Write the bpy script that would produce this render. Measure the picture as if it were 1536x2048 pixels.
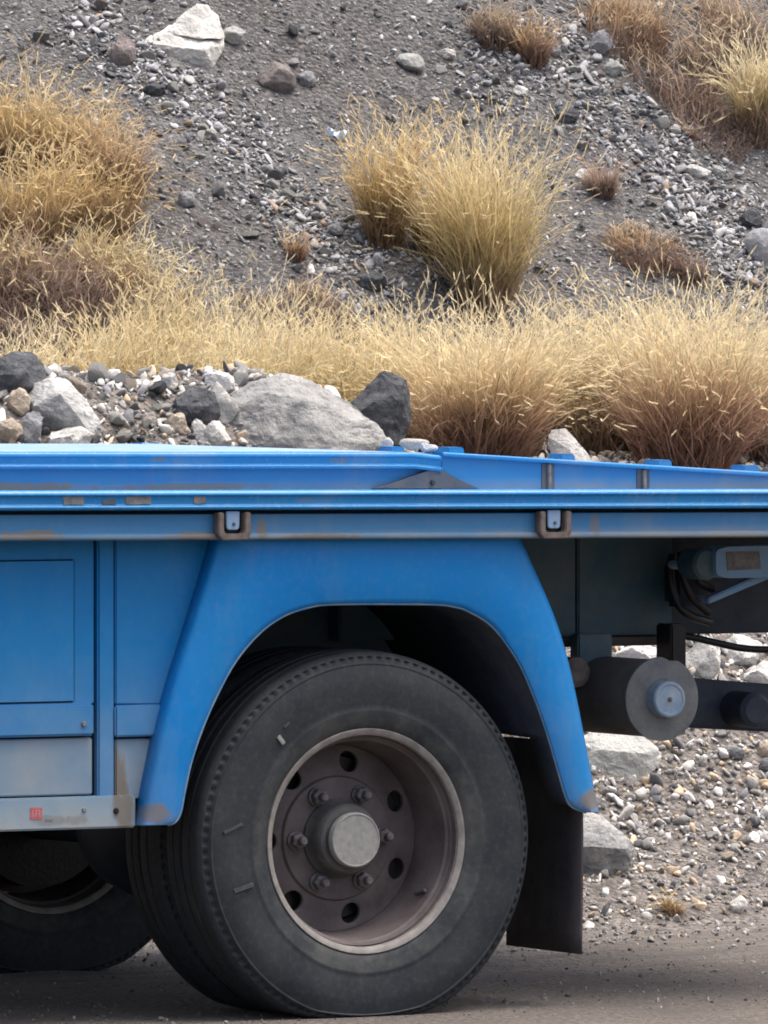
import bpy, bmesh, math, random
import numpy as np
from mathutils import Vector, Matrix, noise as mnoise

for o in list(bpy.data.objects):
    bpy.data.objects.remove(o)
scene = bpy.context.scene
COL = scene.collection
R = math.radians

# ------------------------------------------------------------------ camera
TH = R(29.0); DIST = 21.0; EYE = 1.6
FPX = 919.0 * DIST                      # focal length in pixels of the 1536x2048 photograph
PITCH = math.atan(459.0 / FPX)
FW = np.array([math.sin(TH), math.cos(TH), 0.0]); RT = np.array([math.cos(TH), -math.sin(TH), 0.0])
CAM = np.array([0, 0.10, 0.0]) - FW * DIST + RT * (768 - 733) / 919.0
CAM[2] = EYE
VD = FW * math.cos(PITCH) + np.array([0, 0, -math.sin(PITCH)])
VU = np.cross(RT, VD)
cam_d = bpy.data.cameras.new('camera')
cam_d.sensor_fit = 'VERTICAL'; cam_d.sensor_height = 24.0
cam_d.lens = 24.0 * FPX / 2048.0
cam_d.clip_start = 0.5; cam_d.clip_end = 2000.0
cam = bpy.data.objects.new('camera', cam_d); COL.objects.link(cam)
cam.location = CAM
cam.rotation_euler = Vector(VD).to_track_quat('-Z', 'Y').to_euler()
scene.camera = cam

# ------------------------------------------------------------------ light
SUN_EL, SUN_AZ = R(74), R(120)          # azimuth measured clockwise from +Y
world = bpy.data.worlds.new('World'); scene.world = world; world.use_nodes = True
wn = world.node_tree; wn.nodes.clear()
wo = wn.nodes.new('ShaderNodeOutputWorld'); wb = wn.nodes.new('ShaderNodeBackground')
sky = wn.nodes.new('ShaderNodeTexSky'); sky.sky_type = 'NISHITA'; sky.sun_disc = False
sky.sun_elevation = SUN_EL; sky.sun_rotation = SUN_AZ
sky.air_density = 0.7; sky.dust_density = 7.0; sky.ozone_density = 1.0
wb.inputs['Strength'].default_value = 0.15
wn.links.new(sky.outputs[0], wb.inputs[0]); wn.links.new(wb.outputs[0], wo.inputs[0])
sd = bpy.data.lights.new('sun', 'SUN'); sd.energy = 1.0; sd.angle = R(45); sd.color = (1.0, 0.965, 0.91)
sun = bpy.data.objects.new('sun', sd); COL.objects.link(sun)
sv = Vector((math.sin(SUN_AZ) * math.cos(SUN_EL), math.cos(SUN_AZ) * math.cos(SUN_EL), math.sin(SUN_EL)))
sun.rotation_euler = (-sv).to_track_quat('-Z', 'Y').to_euler()
vs = scene.view_settings
vs.view_transform = 'Standard'; vs.look = 'None'; vs.exposure = 1.28; vs.gamma = 1.0; vs.use_curve_mapping = False
scene.render.engine = 'CYCLES'
scene.cycles.use_denoising = True
scene.cycles.max_bounces = 6; scene.cycles.diffuse_bounces = 5; scene.cycles.glossy_bounces = 3
scene.cycles.transmission_bounces = 3; scene.cycles.transparent_max_bounces = 4
scene.cycles.filter_width = 1.8

# ------------------------------------------------------------------ helpers
def P(u, v, Y):
    """world point where the sight line of photo pixel (u, v) meets the plane y = Y"""
    r = VD + RT * (u - 768) / FPX + VU * (1024 - v) / FPX
    return CAM + r * ((Y - CAM[1]) / r[1])

def Q(p):
    w = np.asarray(p) - CAM
    z = w @ VD
    return 768 + FPX * (w @ RT) / z, 1024 - FPX * (w @ VU) / z

def empty(name, loc=(0, 0, 0), parent=None, rz=0.0):
    o = bpy.data.objects.new(name, None); COL.objects.link(o)
    o.location = loc; o.rotation_euler = (0, 0, rz); o.empty_display_size = 0.1
    if parent: o.parent = parent
    return o

def tag(o, label=None, cat=None, group=None, kind=None):
    if label: o['label'] = label
    if cat: o['category'] = cat
    if group: o['group'] = group
    if kind: o['kind'] = kind
    return o

def link(name, me, mat=None, parent=None):
    if mat is not None and not me.materials: me.materials.append(mat)
    o = bpy.data.objects.new(name, me); COL.objects.link(o)
    if parent: o.parent = parent
    return o

def finish(me, smooth=None):
    if smooth is not None:
        me.polygons.foreach_set('use_smooth', [True] * len(me.polygons))
        me.set_sharp_from_angle(angle=R(smooth))
    me.update()
    return me

def pydata(name, verts, faces, smooth=None, fix=True):
    me = bpy.data.meshes.new(name)
    me.from_pydata([tuple(map(float, v)) for v in verts], [], [tuple(map(int, f)) for f in faces])
    if fix:
        bm = bmesh.new(); bm.from_mesh(me)
        bmesh.ops.recalc_face_normals(bm, faces=bm.faces); bm.to_mesh(me); bm.free()
    return finish(me, smooth)

def tri_mesh(name, verts, tris, tint=None, smooth=False):
    verts = np.ascontiguousarray(verts, np.float32); tris = np.ascontiguousarray(tris, np.int32)
    me = bpy.data.meshes.new(name)
    me.vertices.add(len(verts)); me.vertices.foreach_set('co', verts.ravel())
    me.loops.add(tris.size); me.loops.foreach_set('vertex_index', tris.ravel())
    me.polygons.add(len(tris))
    me.polygons.foreach_set('loop_start', np.arange(0, tris.size, 3, dtype=np.int32))
    me.polygons.foreach_set('loop_total', np.full(len(tris), 3, np.int32))
    if smooth: me.polygons.foreach_set('use_smooth', np.ones(len(tris), bool))
    me.update(calc_edges=True)
    if tint is not None:
        a = me.attributes.new('tint', 'FLOAT_COLOR', 'POINT')
        c = np.ones((len(verts), 4), np.float32); c[:, :3] = tint
        a.data.foreach_set('color', c.ravel())
    return me

def round_poly(pts, r, n=4):
    out = []
    m = len(pts)
    for i in range(m):
        p = Vector(pts[i]); a = Vector(pts[i - 1]); b = Vector(pts[(i + 1) % m])
        rr = r[i] if isinstance(r, (list, tuple)) else r
        d1 = (a - p); d2 = (b - p)
        k = min(rr, d1.length * 0.45, d2.length * 0.45)
        if k < 1e-5: out.append(tuple(p)); continue
        A = p + d1.normalized() * k; B = p + d2.normalized() * k
        for j in range(n + 1):
            t = j / n
            out.append(tuple(A * (1 - t) ** 2 + p * 2 * t * (1 - t) + B * t * t))
    return out

def prism_x(name, prof, xs, dz=lambda x: 0.0, smooth=35):
    """closed (y, z) profile swept along x"""
    n = len(prof); V = []; Fc = []
    for x in xs:
        for (y, z) in prof: V.append((x, y, z + dz(x)))
    for i in range(len(xs) - 1):
        for j in range(n):
            a = i * n + j; b = i * n + (j + 1) % n
            Fc.append((a, b, b + n, a + n))
    Fc.append(tuple(range(n))); Fc.append(tuple(range((len(xs) - 1) * n, len(xs) * n)))
    return pydata(name, V, Fc, smooth)

def slab(name, poly, y0, y1, bev=0.0, seg=2, smooth=35):
    """an (x, z) outline extruded from y0 to y1"""
    bm = bmesh.new()
    f = bm.faces.new([bm.verts.new((p[0], y0, p[1])) for p in poly])
    r = bmesh.ops.extrude_face_region(bm, geom=[f])
    for g in r['geom']:
        if isinstance(g, bmesh.types.BMVert): g.co.y = y1
    if bev > 0:
        bmesh.ops.bevel(bm, geom=[e for e in bm.edges], offset=bev, segments=seg, affect='EDGES', clamp_overlap=True)
    bmesh.ops.recalc_face_normals(bm, faces=bm.faces)
    me = bpy.data.meshes.new(name); bm.to_mesh(me); bm.free()
    return finish(me, smooth)

def box(name, x0, x1, y0, y1, z0, z1, bev=0.004, smooth=35):
    return slab(name, [(x0, z0), (x1, z0), (x1, z1), (x0, z1)], y0, y1, bev, 2, smooth)

def tube(name, pts, rad, n=10, smooth=50):
    pts = [Vector(p) for p in pts]; V = []; Fc = []
    up = Vector((0, 0, 1)); prev = None
    for i, p in enumerate(pts):
        t = (pts[min(i + 1, len(pts) - 1)] - pts[max(i - 1, 0)]).normalized()
        if prev is None:
            a = t.cross(up if abs(t.z) < 0.9 else Vector((1, 0, 0))).normalized()
        else:
            a = (prev - t * prev.dot(t)).normalized()
        prev = a; b = t.cross(a)
        rr = rad[i] if isinstance(rad, (list, tuple)) else rad
        for j in range(n):
            q = 2 * math.pi * j / n
            V.append(p + a * rr * math.cos(q) + b * rr * math.sin(q))
    for i in range(len(pts) - 1):
        for j in range(n):
            a = i * n + j; b = i * n + (j + 1) % n
            Fc.append((a, b, b + n, a + n))
    Fc.append(tuple(range(n))); Fc.append(tuple(range((len(pts) - 1) * n, len(pts) * n)))
    return pydata(name, V, Fc, smooth)

def spline(pts, n=8):
    out = []; m = len(pts); pts = [np.array(p, float) for p in pts]
    for i in range(m - 1):
        p0 = pts[max(i - 1, 0)]; p1 = pts[i]; p2 = pts[i + 1]; p3 = pts[min(i + 2, m - 1)]
        for j in range(n):
            t = j / n
            out.append(0.5 * (2 * p1 + (p2 - p0) * t + (2 * p0 - 5 * p1 + 4 * p2 - p3) * t * t + (3 * p1 - p0 - 3 * p2 + p3) * t ** 3))
    out.append(pts[-1]); return out

def lathe(name, prof, n=48, closed=False, smooth=35, mod=None, cap=False):
    """(radius, y) profile turned round the y axis"""
    m = len(prof); V = []; Fc = []
    for i in range(n):
        a = 2 * math.pi * i / n
        for k, (r, y) in enumerate(prof):
            rr = r if mod is None else mod(i, k, r, y)
            V.append((rr * math.cos(a), y, rr * math.sin(a)))
    for i in range(n):
        i2 = (i + 1) % n
        for k in range(m if closed else m - 1):
            k2 = (k + 1) % m
            Fc.append((i * m + k, i * m + k2, i2 * m + k2, i2 * m + k))
    if cap:
        Fc.append(tuple(i * m for i in range(n))); Fc.append(tuple(i * m + m - 1 for i in range(n)))
    return pydata(name, V, Fc, smooth)

# ------------------------------------------------------------------ materials
def new_mat(name):
    m = bpy.data.materials.new(name); m.use_nodes = True
    nt = m.node_tree; nt.nodes.clear()
    out = nt.nodes.new('ShaderNodeOutputMaterial'); bs = nt.nodes.new('ShaderNodeBsdfPrincipled')
    nt.links.new(bs.outputs[0], out.inputs[0])
    return m, nt, bs, out

def N(nt, typ, **kw):
    n = nt.nodes.new(typ)
    for k, v in kw.items():
        if k in n.inputs: n.inputs[k].default_value = v
        else: setattr(n, k, v)
    return n

def tex(nt, kind, coord, scale, detail=4, rough=0.55, vec_scale=None):
    src = coord
    if vec_scale is not None:
        mp = nt.nodes.new('ShaderNodeMapping'); mp.inputs['Scale'].default_value = vec_scale
        nt.links.new(coord, mp.inputs[0]); src = mp.outputs[0]
    if kind == 'noise':
        t = nt.nodes.new('ShaderNodeTexNoise'); t.inputs['Scale'].default_value = scale
        t.inputs['Detail'].default_value = detail; t.inputs['Roughness'].default_value = rough
        nt.links.new(src, t.inputs['Vector']); return t.outputs[0]
    t = nt.nodes.new('ShaderNodeTexVoronoi'); t.inputs['Scale'].default_value = scale
    nt.links.new(src, t.inputs['Vector']); return t

def mrange(nt, sock, a, b, c=0.0, d=1.0):
    m = nt.nodes.new('ShaderNodeMapRange'); m.clamp = True
    for i, v in zip((1, 2, 3, 4), (a, b, c, d)): m.inputs[i].default_value = v
    nt.links.new(sock, m.inputs[0]); return m.outputs[0]

def math_n(nt, op, a, b, clamp=False):
    m = nt.nodes.new('ShaderNodeMath'); m.operation = op; m.use_clamp = clamp
    for i, s in enumerate((a, b)):
        if isinstance(s, (int, float)): m.inputs[i].default_value = s
        else: nt.links.new(s, m.inputs[i])
    return m.outputs[0]

def mix(nt, fac, a, b, typ='MIX'):
    m = nt.nodes.new('ShaderNodeMix'); m.data_type = 'RGBA'; m.blend_type = typ
    for i, s in ((0, fac), (6, a), (7, b)):
        if isinstance(s, (int, float)): m.inputs[i].default_value = s
        elif isinstance(s, tuple): m.inputs[i].default_value = (*s, 1.0)
        else: nt.links.new(s, m.inputs[i])
    return m.outputs[2]

def bump(nt, bs, h, strength, dist):
    b = nt.nodes.new('ShaderNodeBump'); b.inputs['Strength'].default_value = strength
    b.inputs['Distance'].default_value = dist
    nt.links.new(h, b.inputs['Height']); nt.links.new(b.outputs[0], bs.inputs['Normal'])

def paint(name, col, dust=(0.30, 0.29, 0.26), zlo=0.4, zhi=1.0, dlo=0.6, dhi=0.05, rough=0.32, fade=(0.12, 0.27, 0.50), fade_amt=0.35, streak=(3, 3, 1), blobs=(), spec=0.4, smear=0.28):
    """enamel with faded areas and road dust that thickens between heights zhi and zlo"""
    m, nt, bs, _ = new_mat(name)
    co = nt.nodes.new('ShaderNodeTexCoord').outputs['Object']
    sp = nt.nodes.new('ShaderNodeSeparateXYZ'); nt.links.new(co, sp.inputs[0])
    n1 = tex(nt, 'noise', co, 3.2, 5, 0.6, streak)
    n2 = tex(nt, 'noise', co, 55, 4, 0.65)
    n3 = tex(nt, 'noise', co, 9, 3, 0.5)
    c = mix(nt, math_n(nt, 'MULTIPLY', mrange(nt, n1, 0.42, 0.68), fade_amt), col, fade)
    sm_ = tex(nt, 'noise', co, 5, 6, 0.7, (1.0, 1, 0.35))
    c = mix(nt, math_n(nt, 'MULTIPLY', mrange(nt, sm_, 0.50, 0.72), smear), c, dust)
    scr = tex(nt, 'noise', co, 30, 3, 0.6, (0.25, 1, 4.0))
    c = mix(nt, math_n(nt, 'MULTIPLY', mrange(nt, scr, 0.66, 0.72), 0.35), c, fade)
    g = mrange(nt, sp.outputs[2], zlo, zhi, dlo, dhi)
    d = math_n(nt, 'MULTIPLY', g, mrange(nt, n3, 0.25, 0.7, 0.55, 1.35))
    d = math_n(nt, 'ADD', d, math_n(nt, 'MULTIPLY', mrange(nt, n2, 0.5, 0.8), 0.07), True)
    c = mix(nt, d, c, dust)
    for (bx_, bz_, rx_, rz_, amt_) in blobs:
        ex = math_n(nt, 'DIVIDE', math_n(nt, 'SUBTRACT', sp.outputs[0], bx_), rx_); ez = math_n(nt, 'DIVIDE', math_n(nt, 'SUBTRACT', sp.outputs[2], bz_), rz_)
        q_ = math_n(nt, 'ADD', math_n(nt, 'MULTIPLY', ex, ex), math_n(nt, 'MULTIPLY', ez, ez))
        q_ = math_n(nt, 'ADD', q_, math_n(nt, 'MULTIPLY', math_n(nt, 'SUBTRACT', tex(nt, 'noise', co, 26, 5, 0.65, (1.6, 1, 0.6)), 0.5), 3.2))
        c = mix(nt, mrange(nt, q_, 1.25, 0.45, 0, amt_), c, (0.165, 0.145, 0.115))
    chip = mrange(nt, tex(nt, 'noise', co, 70, 3, 0.7), 0.76, 0.78)
    c = mix(nt, chip, c, (0.045, 0.04, 0.04))
    nt.links.new(c, bs.inputs['Base Color'])
    nt.links.new(mrange(nt, d, 0, 0.8, rough, 0.8), bs.inputs['Roughness'])
    bs.inputs['Specular IOR Level'].default_value = spec
    bump(nt, bs, math_n(nt, 'ADD', tex(nt, 'noise', co, 6, 3, 0.5), math_n(nt, 'MULTIPLY', n2, 0.06)), 0.22, 0.02)
    return m

def grime(name, c1, c2, scale=14, rough=0.8, metal=0.0, fine=90, bmp=0.25):
    m, nt, bs, _ = new_mat(name)
    co = nt.nodes.new('ShaderNodeTexCoord').outputs['Object']
    n = tex(nt, 'noise', co, scale, 6, 0.62)
    f = tex(nt, 'noise', co, fine, 3, 0.6)
    c = mix(nt, mrange(nt, n, 0.35, 0.68), c1, c2)
    c = mix(nt, math_n(nt, 'MULTIPLY', mrange(nt, f, 0.45, 0.75), 0.35), c, c2)
    nt.links.new(c, bs.inputs['Base Color'])
    bs.inputs['Roughness'].default_value = rough; bs.inputs['Metallic'].default_value = metal
    bs.inputs['Specular IOR Level'].default_value = 0.35
    bump(nt, bs, f, bmp, 0.004)
    return m

BLUE = (0.004, 0.125, 0.52)
M = {}
KH = (0.30, 0.28, 0.235)
M['fender'] = paint('fender_enamel', (0.0003, 0.170, 0.47), dust=KH, zlo=0.425, zhi=0.475, dlo=0.4, dhi=0.01, rough=0.42, fade=(0.008, 0.185, 0.42), fade_amt=0.5, spec=0.25, smear=0.17, blobs=((-0.545, 0.462, 0.035, 0.022, 0.8), (0.54, 0.462, 0.035, 0.024, 0.9)))
M['side'] = paint('side_enamel', (0.002, 0.155, 0.39), dust=(0.19, 0.28, 0.36), zlo=0.45, zhi=0.82, dlo=0.55, dhi=0.02, rough=0.5, spec=0.25, smear=0.2, fade=(0.015, 0.175, 0.39), fade_amt=0.6)
M['lower'] = paint('lower_enamel', (0.06, 0.18, 0.31), dust=(0.23, 0.275, 0.30), zlo=0.42, zhi=0.70, dlo=0.85, dhi=0.55, rough=0.65, fade=(0.14, 0.23, 0.31), fade_amt=0.6, blobs=((-0.610, 0.535, 0.022, 0.075, 0.9), (-0.60, 0.50, 0.02, 0.03, 0.8)))
M['sill'] = paint('sill_enamel', (0.12, 0.25, 0.36), dust=(0.28, 0.31, 0.31), zlo=0.435, zhi=0.52, dlo=0.8, dhi=0.25, rough=0.6, fade=(0.20, 0.29, 0.35), fade_amt=0.6, streak=(4, 4, 1), blobs=((-0.600, 0.47, 0.028, 0.05, 0.9), (-0.78, 0.45, 0.05, 0.012, 0.5), (-0.72, 0.448, 0.03, 0.012, 0.5)))
M['rail'] = paint('rail_enamel', (0.002, 0.16, 0.40), zlo=1.0, zhi=1.1, dlo=0.1, dhi=0.02, rough=0.24, fade=(0.015, 0.21, 0.42), fade_amt=0.45, streak=(1, 6, 6), blobs=((-0.62, 1.137, 0.02, 0.006, 0.6), (-0.2, 1.13, 0.03, 0.006, 0.4), (0.09, 1.208, 0.025, 0.008, 0.5), (-0.36, 1.215, 0.016, 0.006, 0.6)))
M['channel'] = paint('channel_enamel', (0.005, 0.155, 0.35), dust=(0.25, 0.245, 0.215), zlo=1.040, zhi=1.066, dlo=0.9, dhi=0.10, rough=0.5, fade=(0.03, 0.185, 0.34), fade_amt=0.7, streak=(1, 5, 5), blobs=((-0.86, 1.062, 0.10, 0.012, 0.9), (-0.46, 1.056, 0.07, 0.010, 0.9), (-0.30, 1.07, 0.012, 0.03, 0.9), (-0.16, 1.05, 0.10, 0.009, 0.9), (0.42, 1.07, 0.012, 0.03, 0.9), (0.53, 1.07, 0.012, 0.03, 0.7)))
M['deck'] = paint('deck_enamel', (0.003, 0.165, 0.41), dust=(0.22, 0.26, 0.27), zlo=1.14, zhi=1.168, dlo=0.6, dhi=0.05, rough=0.4, fade=(0.02, 0.21, 0.42), fade_amt=0.5, streak=(1, 4, 4), blobs=((-0.72, 1.155, 0.2, 0.012, 0.8), (-0.3, 1.152, 0.2, 0.008, 0.7)))
M['decktop_sky'] = paint('deck_plate_sky_enamel', (0.04, 0.2, 0.48), dust=(0.36, 0.40, 0.44), zlo=0, zhi=3, dlo=0.4, dhi=0.4, rough=0.32, fade=(0.20, 0.36, 0.55), fade_amt=0.8)  # paler than the rails: the sky's reflection is put into the colour
M['dirt'] = grime('caked_dirt', (0.07, 0.085, 0.105), (0.115, 0.118, 0.122), 20, 0.9)
M['worn'] = grime('worn_primer', (0.10, 0.10, 0.10), (0.22, 0.21, 0.20), 60, 0.75)
M['pale_worn'] = grime('worn_pale_primer', (0.27, 0.29, 0.30), (0.36, 0.37, 0.36), 60, 0.75)
M['pale_blue'] = paint('pale_blue_enamel', (0.10, 0.27, 0.50), dust=(0.30, 0.34, 0.36), zlo=0, zhi=3, dlo=0.4, dhi=0.4, rough=0.4)
M['rusty'] = grime('rusty_steel', (0.085, 0.065, 0.055), (0.17, 0.145, 0.13), 25, 0.8)
M['chassis'] = grime('chassis_paint', (0.026, 0.085, 0.122), (0.085, 0.115, 0.125), 8, 0.5)
M['chassis_dust'] = grime('chassis_flange_dust', (0.05, 0.045, 0.04), (0.10, 0.085, 0.075), 16, 0.8)
M['black'] = grime('black_steel', (0.013, 0.021, 0.036), (0.034, 0.042, 0.054), 12, 0.6)
M['hose'] = grime('black_hose', (0.006, 0.006, 0.007), (0.012, 0.012, 0.012), 12, 0.4)
M['flap'] = grime('mudflap_rubber', (0.032, 0.031, 0.034), (0.075, 0.066, 0.062), 7, 0.6)
M['drum'] = grime('roller_drum_paint', (0.075, 0.078, 0.078), (0.15, 0.142, 0.128), 9, 0.7)
M['roller'] = grime('roller_face', (0.10, 0.115, 0.115), (0.19, 0.19, 0.18), 18, 0.75)
M['roller_hub'] = grime('roller_hub_paint', (0.18, 0.27, 0.36), (0.30, 0.36, 0.40), 22, 0.5)
M['rim'] = grime('dusty_rim', (0.075, 0.060, 0.060), (0.135, 0.115, 0.108), 11, 0.62, 0.0, 120)
M['rim_lip'] = grime('bare_rim_lip', (0.17, 0.155, 0.14), (0.27, 0.25, 0.225), 30, 0.5)
M['hub'] = grime('dusty_hub', (0.055, 0.055, 0.055), (0.10, 0.098, 0.092), 20, 0.7)
M['mark'] = grime('moulded_rubber_mark', (0.04, 0.044, 0.045), (0.075, 0.074, 0.07), 60, 0.8)
M['cap'] = grime('dusty_hub_cap', (0.21, 0.21, 0.195), (0.30, 0.295, 0.27), 60, 0.75)
M['nut'] = grime('dusty_nut', (0.07, 0.065, 0.065), (0.16, 0.15, 0.145), 40, 0.6)
M['red'] = grime('red_sticker', (0.45, 0.06, 0.07), (0.40, 0.16, 0.17), 90, 0.6)

def tyre_mat():
    m, nt, bs, _ = new_mat('tyre_rubber')
    co = nt.nodes.new('ShaderNodeTexCoord').outputs['Object']
    sp = nt.nodes.new('ShaderNodeSeparateXYZ'); nt.links.new(co, sp.inputs[0])
    rr = math_n(nt, 'SQRT', math_n(nt, 'ADD', math_n(nt, 'MULTIPLY', sp.outputs[0], sp.outputs[0]), math_n(nt, 'MULTIPLY', sp.outputs[2], sp.outputs[2])), 0)
    n = tex(nt, 'noise', co, 7, 6, 0.65); f = tex(nt, 'noise', co, 70, 4, 0.7)
    bead = mrange(nt, rr, 0.284, 0.293, 0.95, 0.30)
    d = math_n(nt, 'MULTIPLY', mrange(nt, n, 0.38, 0.66, 0.05, 1.0), bead)
    d = math_n(nt, 'ADD', d, math_n(nt, 'MULTIPLY', mrange(nt, f, 0.48, 0.75), 0.38), True)
    c = mix(nt, d, (0.009, 0.014, 0.019), (0.062, 0.064, 0.059))
    nt.links.new(c, bs.inputs['Base Color'])
    bs.inputs['Roughness'].default_value = 0.72; bs.inputs['Specular IOR Level'].default_value = 0.4
    bump(nt, bs, f, 0.2, 0.002)
    return m
M['tyre'] = tyre_mat()

def rock_mat(name, c1, c2, c3, scale=14, vein=0.35):
    m, nt, bs, _ = new_mat(name)
    co = nt.nodes.new('ShaderNodeTexCoord').outputs['Object']
    oi = nt.nodes.new('ShaderNodeObjectInfo')
    ad = nt.nodes.new('ShaderNodeVectorMath'); ad.operation = 'ADD'
    sc = nt.nodes.new('ShaderNodeVectorMath'); sc.operation = 'SCALE'; sc.inputs['Scale'].default_value = 1.0
    nt.links.new(oi.outputs['Location'], sc.inputs[0]); nt.links.new(co, ad.inputs[0]); nt.links.new(sc.outputs[0], ad.inputs[1])
    v = ad.outputs[0]
    n1 = tex(nt, 'noise', v, scale, 8, 0.65); n2 = tex(nt, 'noise', v, scale * 7, 5, 0.7)
    n3 = tex(nt, 'noise', v, scale * 0.8, 6, 0.7, (1, 1, 3.5))
    c = mix(nt, mrange(nt, n1, 0.34, 0.66), c1, c2)
    c = mix(nt, math_n(nt, 'MULTIPLY', mrange(nt, n3, 0.52, 0.64), vein), c, c3)
    c = mix(nt, math_n(nt, 'MULTIPLY', mrange(nt, n2, 0.55, 0.72), 0.55), c, c3)
    hsv = nt.nodes.new('ShaderNodeHueSaturation'); nt.links.new(c, hsv.inputs['Color'])
    nt.links.new(mrange(nt, oi.outputs['Random'], 0, 1, 0.78, 1.2), hsv.inputs['Value'])
    nt.links.new(hsv.outputs[0], bs.inputs['Base Color'])
    bs.inputs['Roughness'].default_value = 0.88; bs.inputs['Specular IOR Level'].default_value = 0.3
    hh = math_n(nt, 'ADD', n1, math_n(nt, 'MULTIPLY', n2, 0.4))
    bump(nt, bs, hh, 0.9, 0.03)
    return m
M['rock_pale'] = rock_mat('pale_limestone', (0.44, 0.43, 0.395), (0.68, 0.67, 0.62), (0.22, 0.22, 0.21), 12, 0.5)
M['rock_green'] = rock_mat('greenish_grey_rock', (0.30, 0.31, 0.29), (0.43, 0.43, 0.39), (0.15, 0.155, 0.15), 10)
M['rock_boulder'] = rock_mat('weathered_boulder', (0.24, 0.245, 0.237), (0.48, 0.475, 0.445), (0.13, 0.135, 0.14), 8, 0.8)
M['rock_grey'] = rock_mat('grey_rock', (0.20, 0.205, 0.21), (0.30, 0.305, 0.31), (0.09, 0.092, 0.10))
M['rock_dark'] = rock_mat('dark_basalt', (0.055, 0.06, 0.066), (0.10, 0.105, 0.112), (0.22, 0.22, 0.22), 12, 0.3)
M['rock_tan'] = rock_mat('tan_rock', (0.46, 0.38, 0.28), (0.60, 0.52, 0.42), (0.26, 0.20, 0.14))
M['rock_white'] = rock_mat('white_rock', (0.55, 0.54, 0.51), (0.68, 0.67, 0.635), (0.33, 0.325, 0.31), 12, 0.35)
M['rock_mauve'] = rock_mat('mauve_rock', (0.20, 0.17, 0.16), (0.27, 0.24, 0.22), (0.11, 0.10, 0.10))

def tint_mat(name, rough=0.9, bmp=0.4, transl=0.0, scale=60):
    m, nt, bs, out = new_mat(name)
    at = nt.nodes.new('ShaderNodeAttribute'); at.attribute_name = 'tint'
    co = nt.nodes.new('ShaderNodeTexCoord').outputs['Object']
    n = tex(nt, 'noise', co, scale, 4, 0.65)
    hsv = nt.nodes.new('ShaderNodeHueSaturation'); nt.links.new(at.outputs['Color'], hsv.inputs['Color'])
    nt.links.new(mrange(nt, n, 0.3, 0.7, 0.72, 1.22), hsv.inputs['Value'])
    nt.links.new(hsv.outputs[0], bs.inputs['Base Color'])
    bs.inputs['Roughness'].default_value = rough; bs.inputs['Specular IOR Level'].default_value = 0.25
    if bmp: bump(nt, bs, n, bmp, 0.01)
    if transl:
        tr = nt.nodes.new('ShaderNodeBsdfTranslucent'); nt.links.new(hsv.outputs[0], tr.inputs[0])
        mx = nt.nodes.new('ShaderNodeMixShader'); mx.inputs[0].default_value = transl
        nt.links.new(bs.outputs[0], mx.inputs[1]); nt.links.new(tr.outputs[0], mx.inputs[2])
        nt.links.new(mx.outputs[0], out.inputs[0])
    return m
M['gravel'] = tint_mat('gravel_stone')
M['grass'] = tint_mat('dry_grass', 0.7, 0, 0.38, 25)

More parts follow.
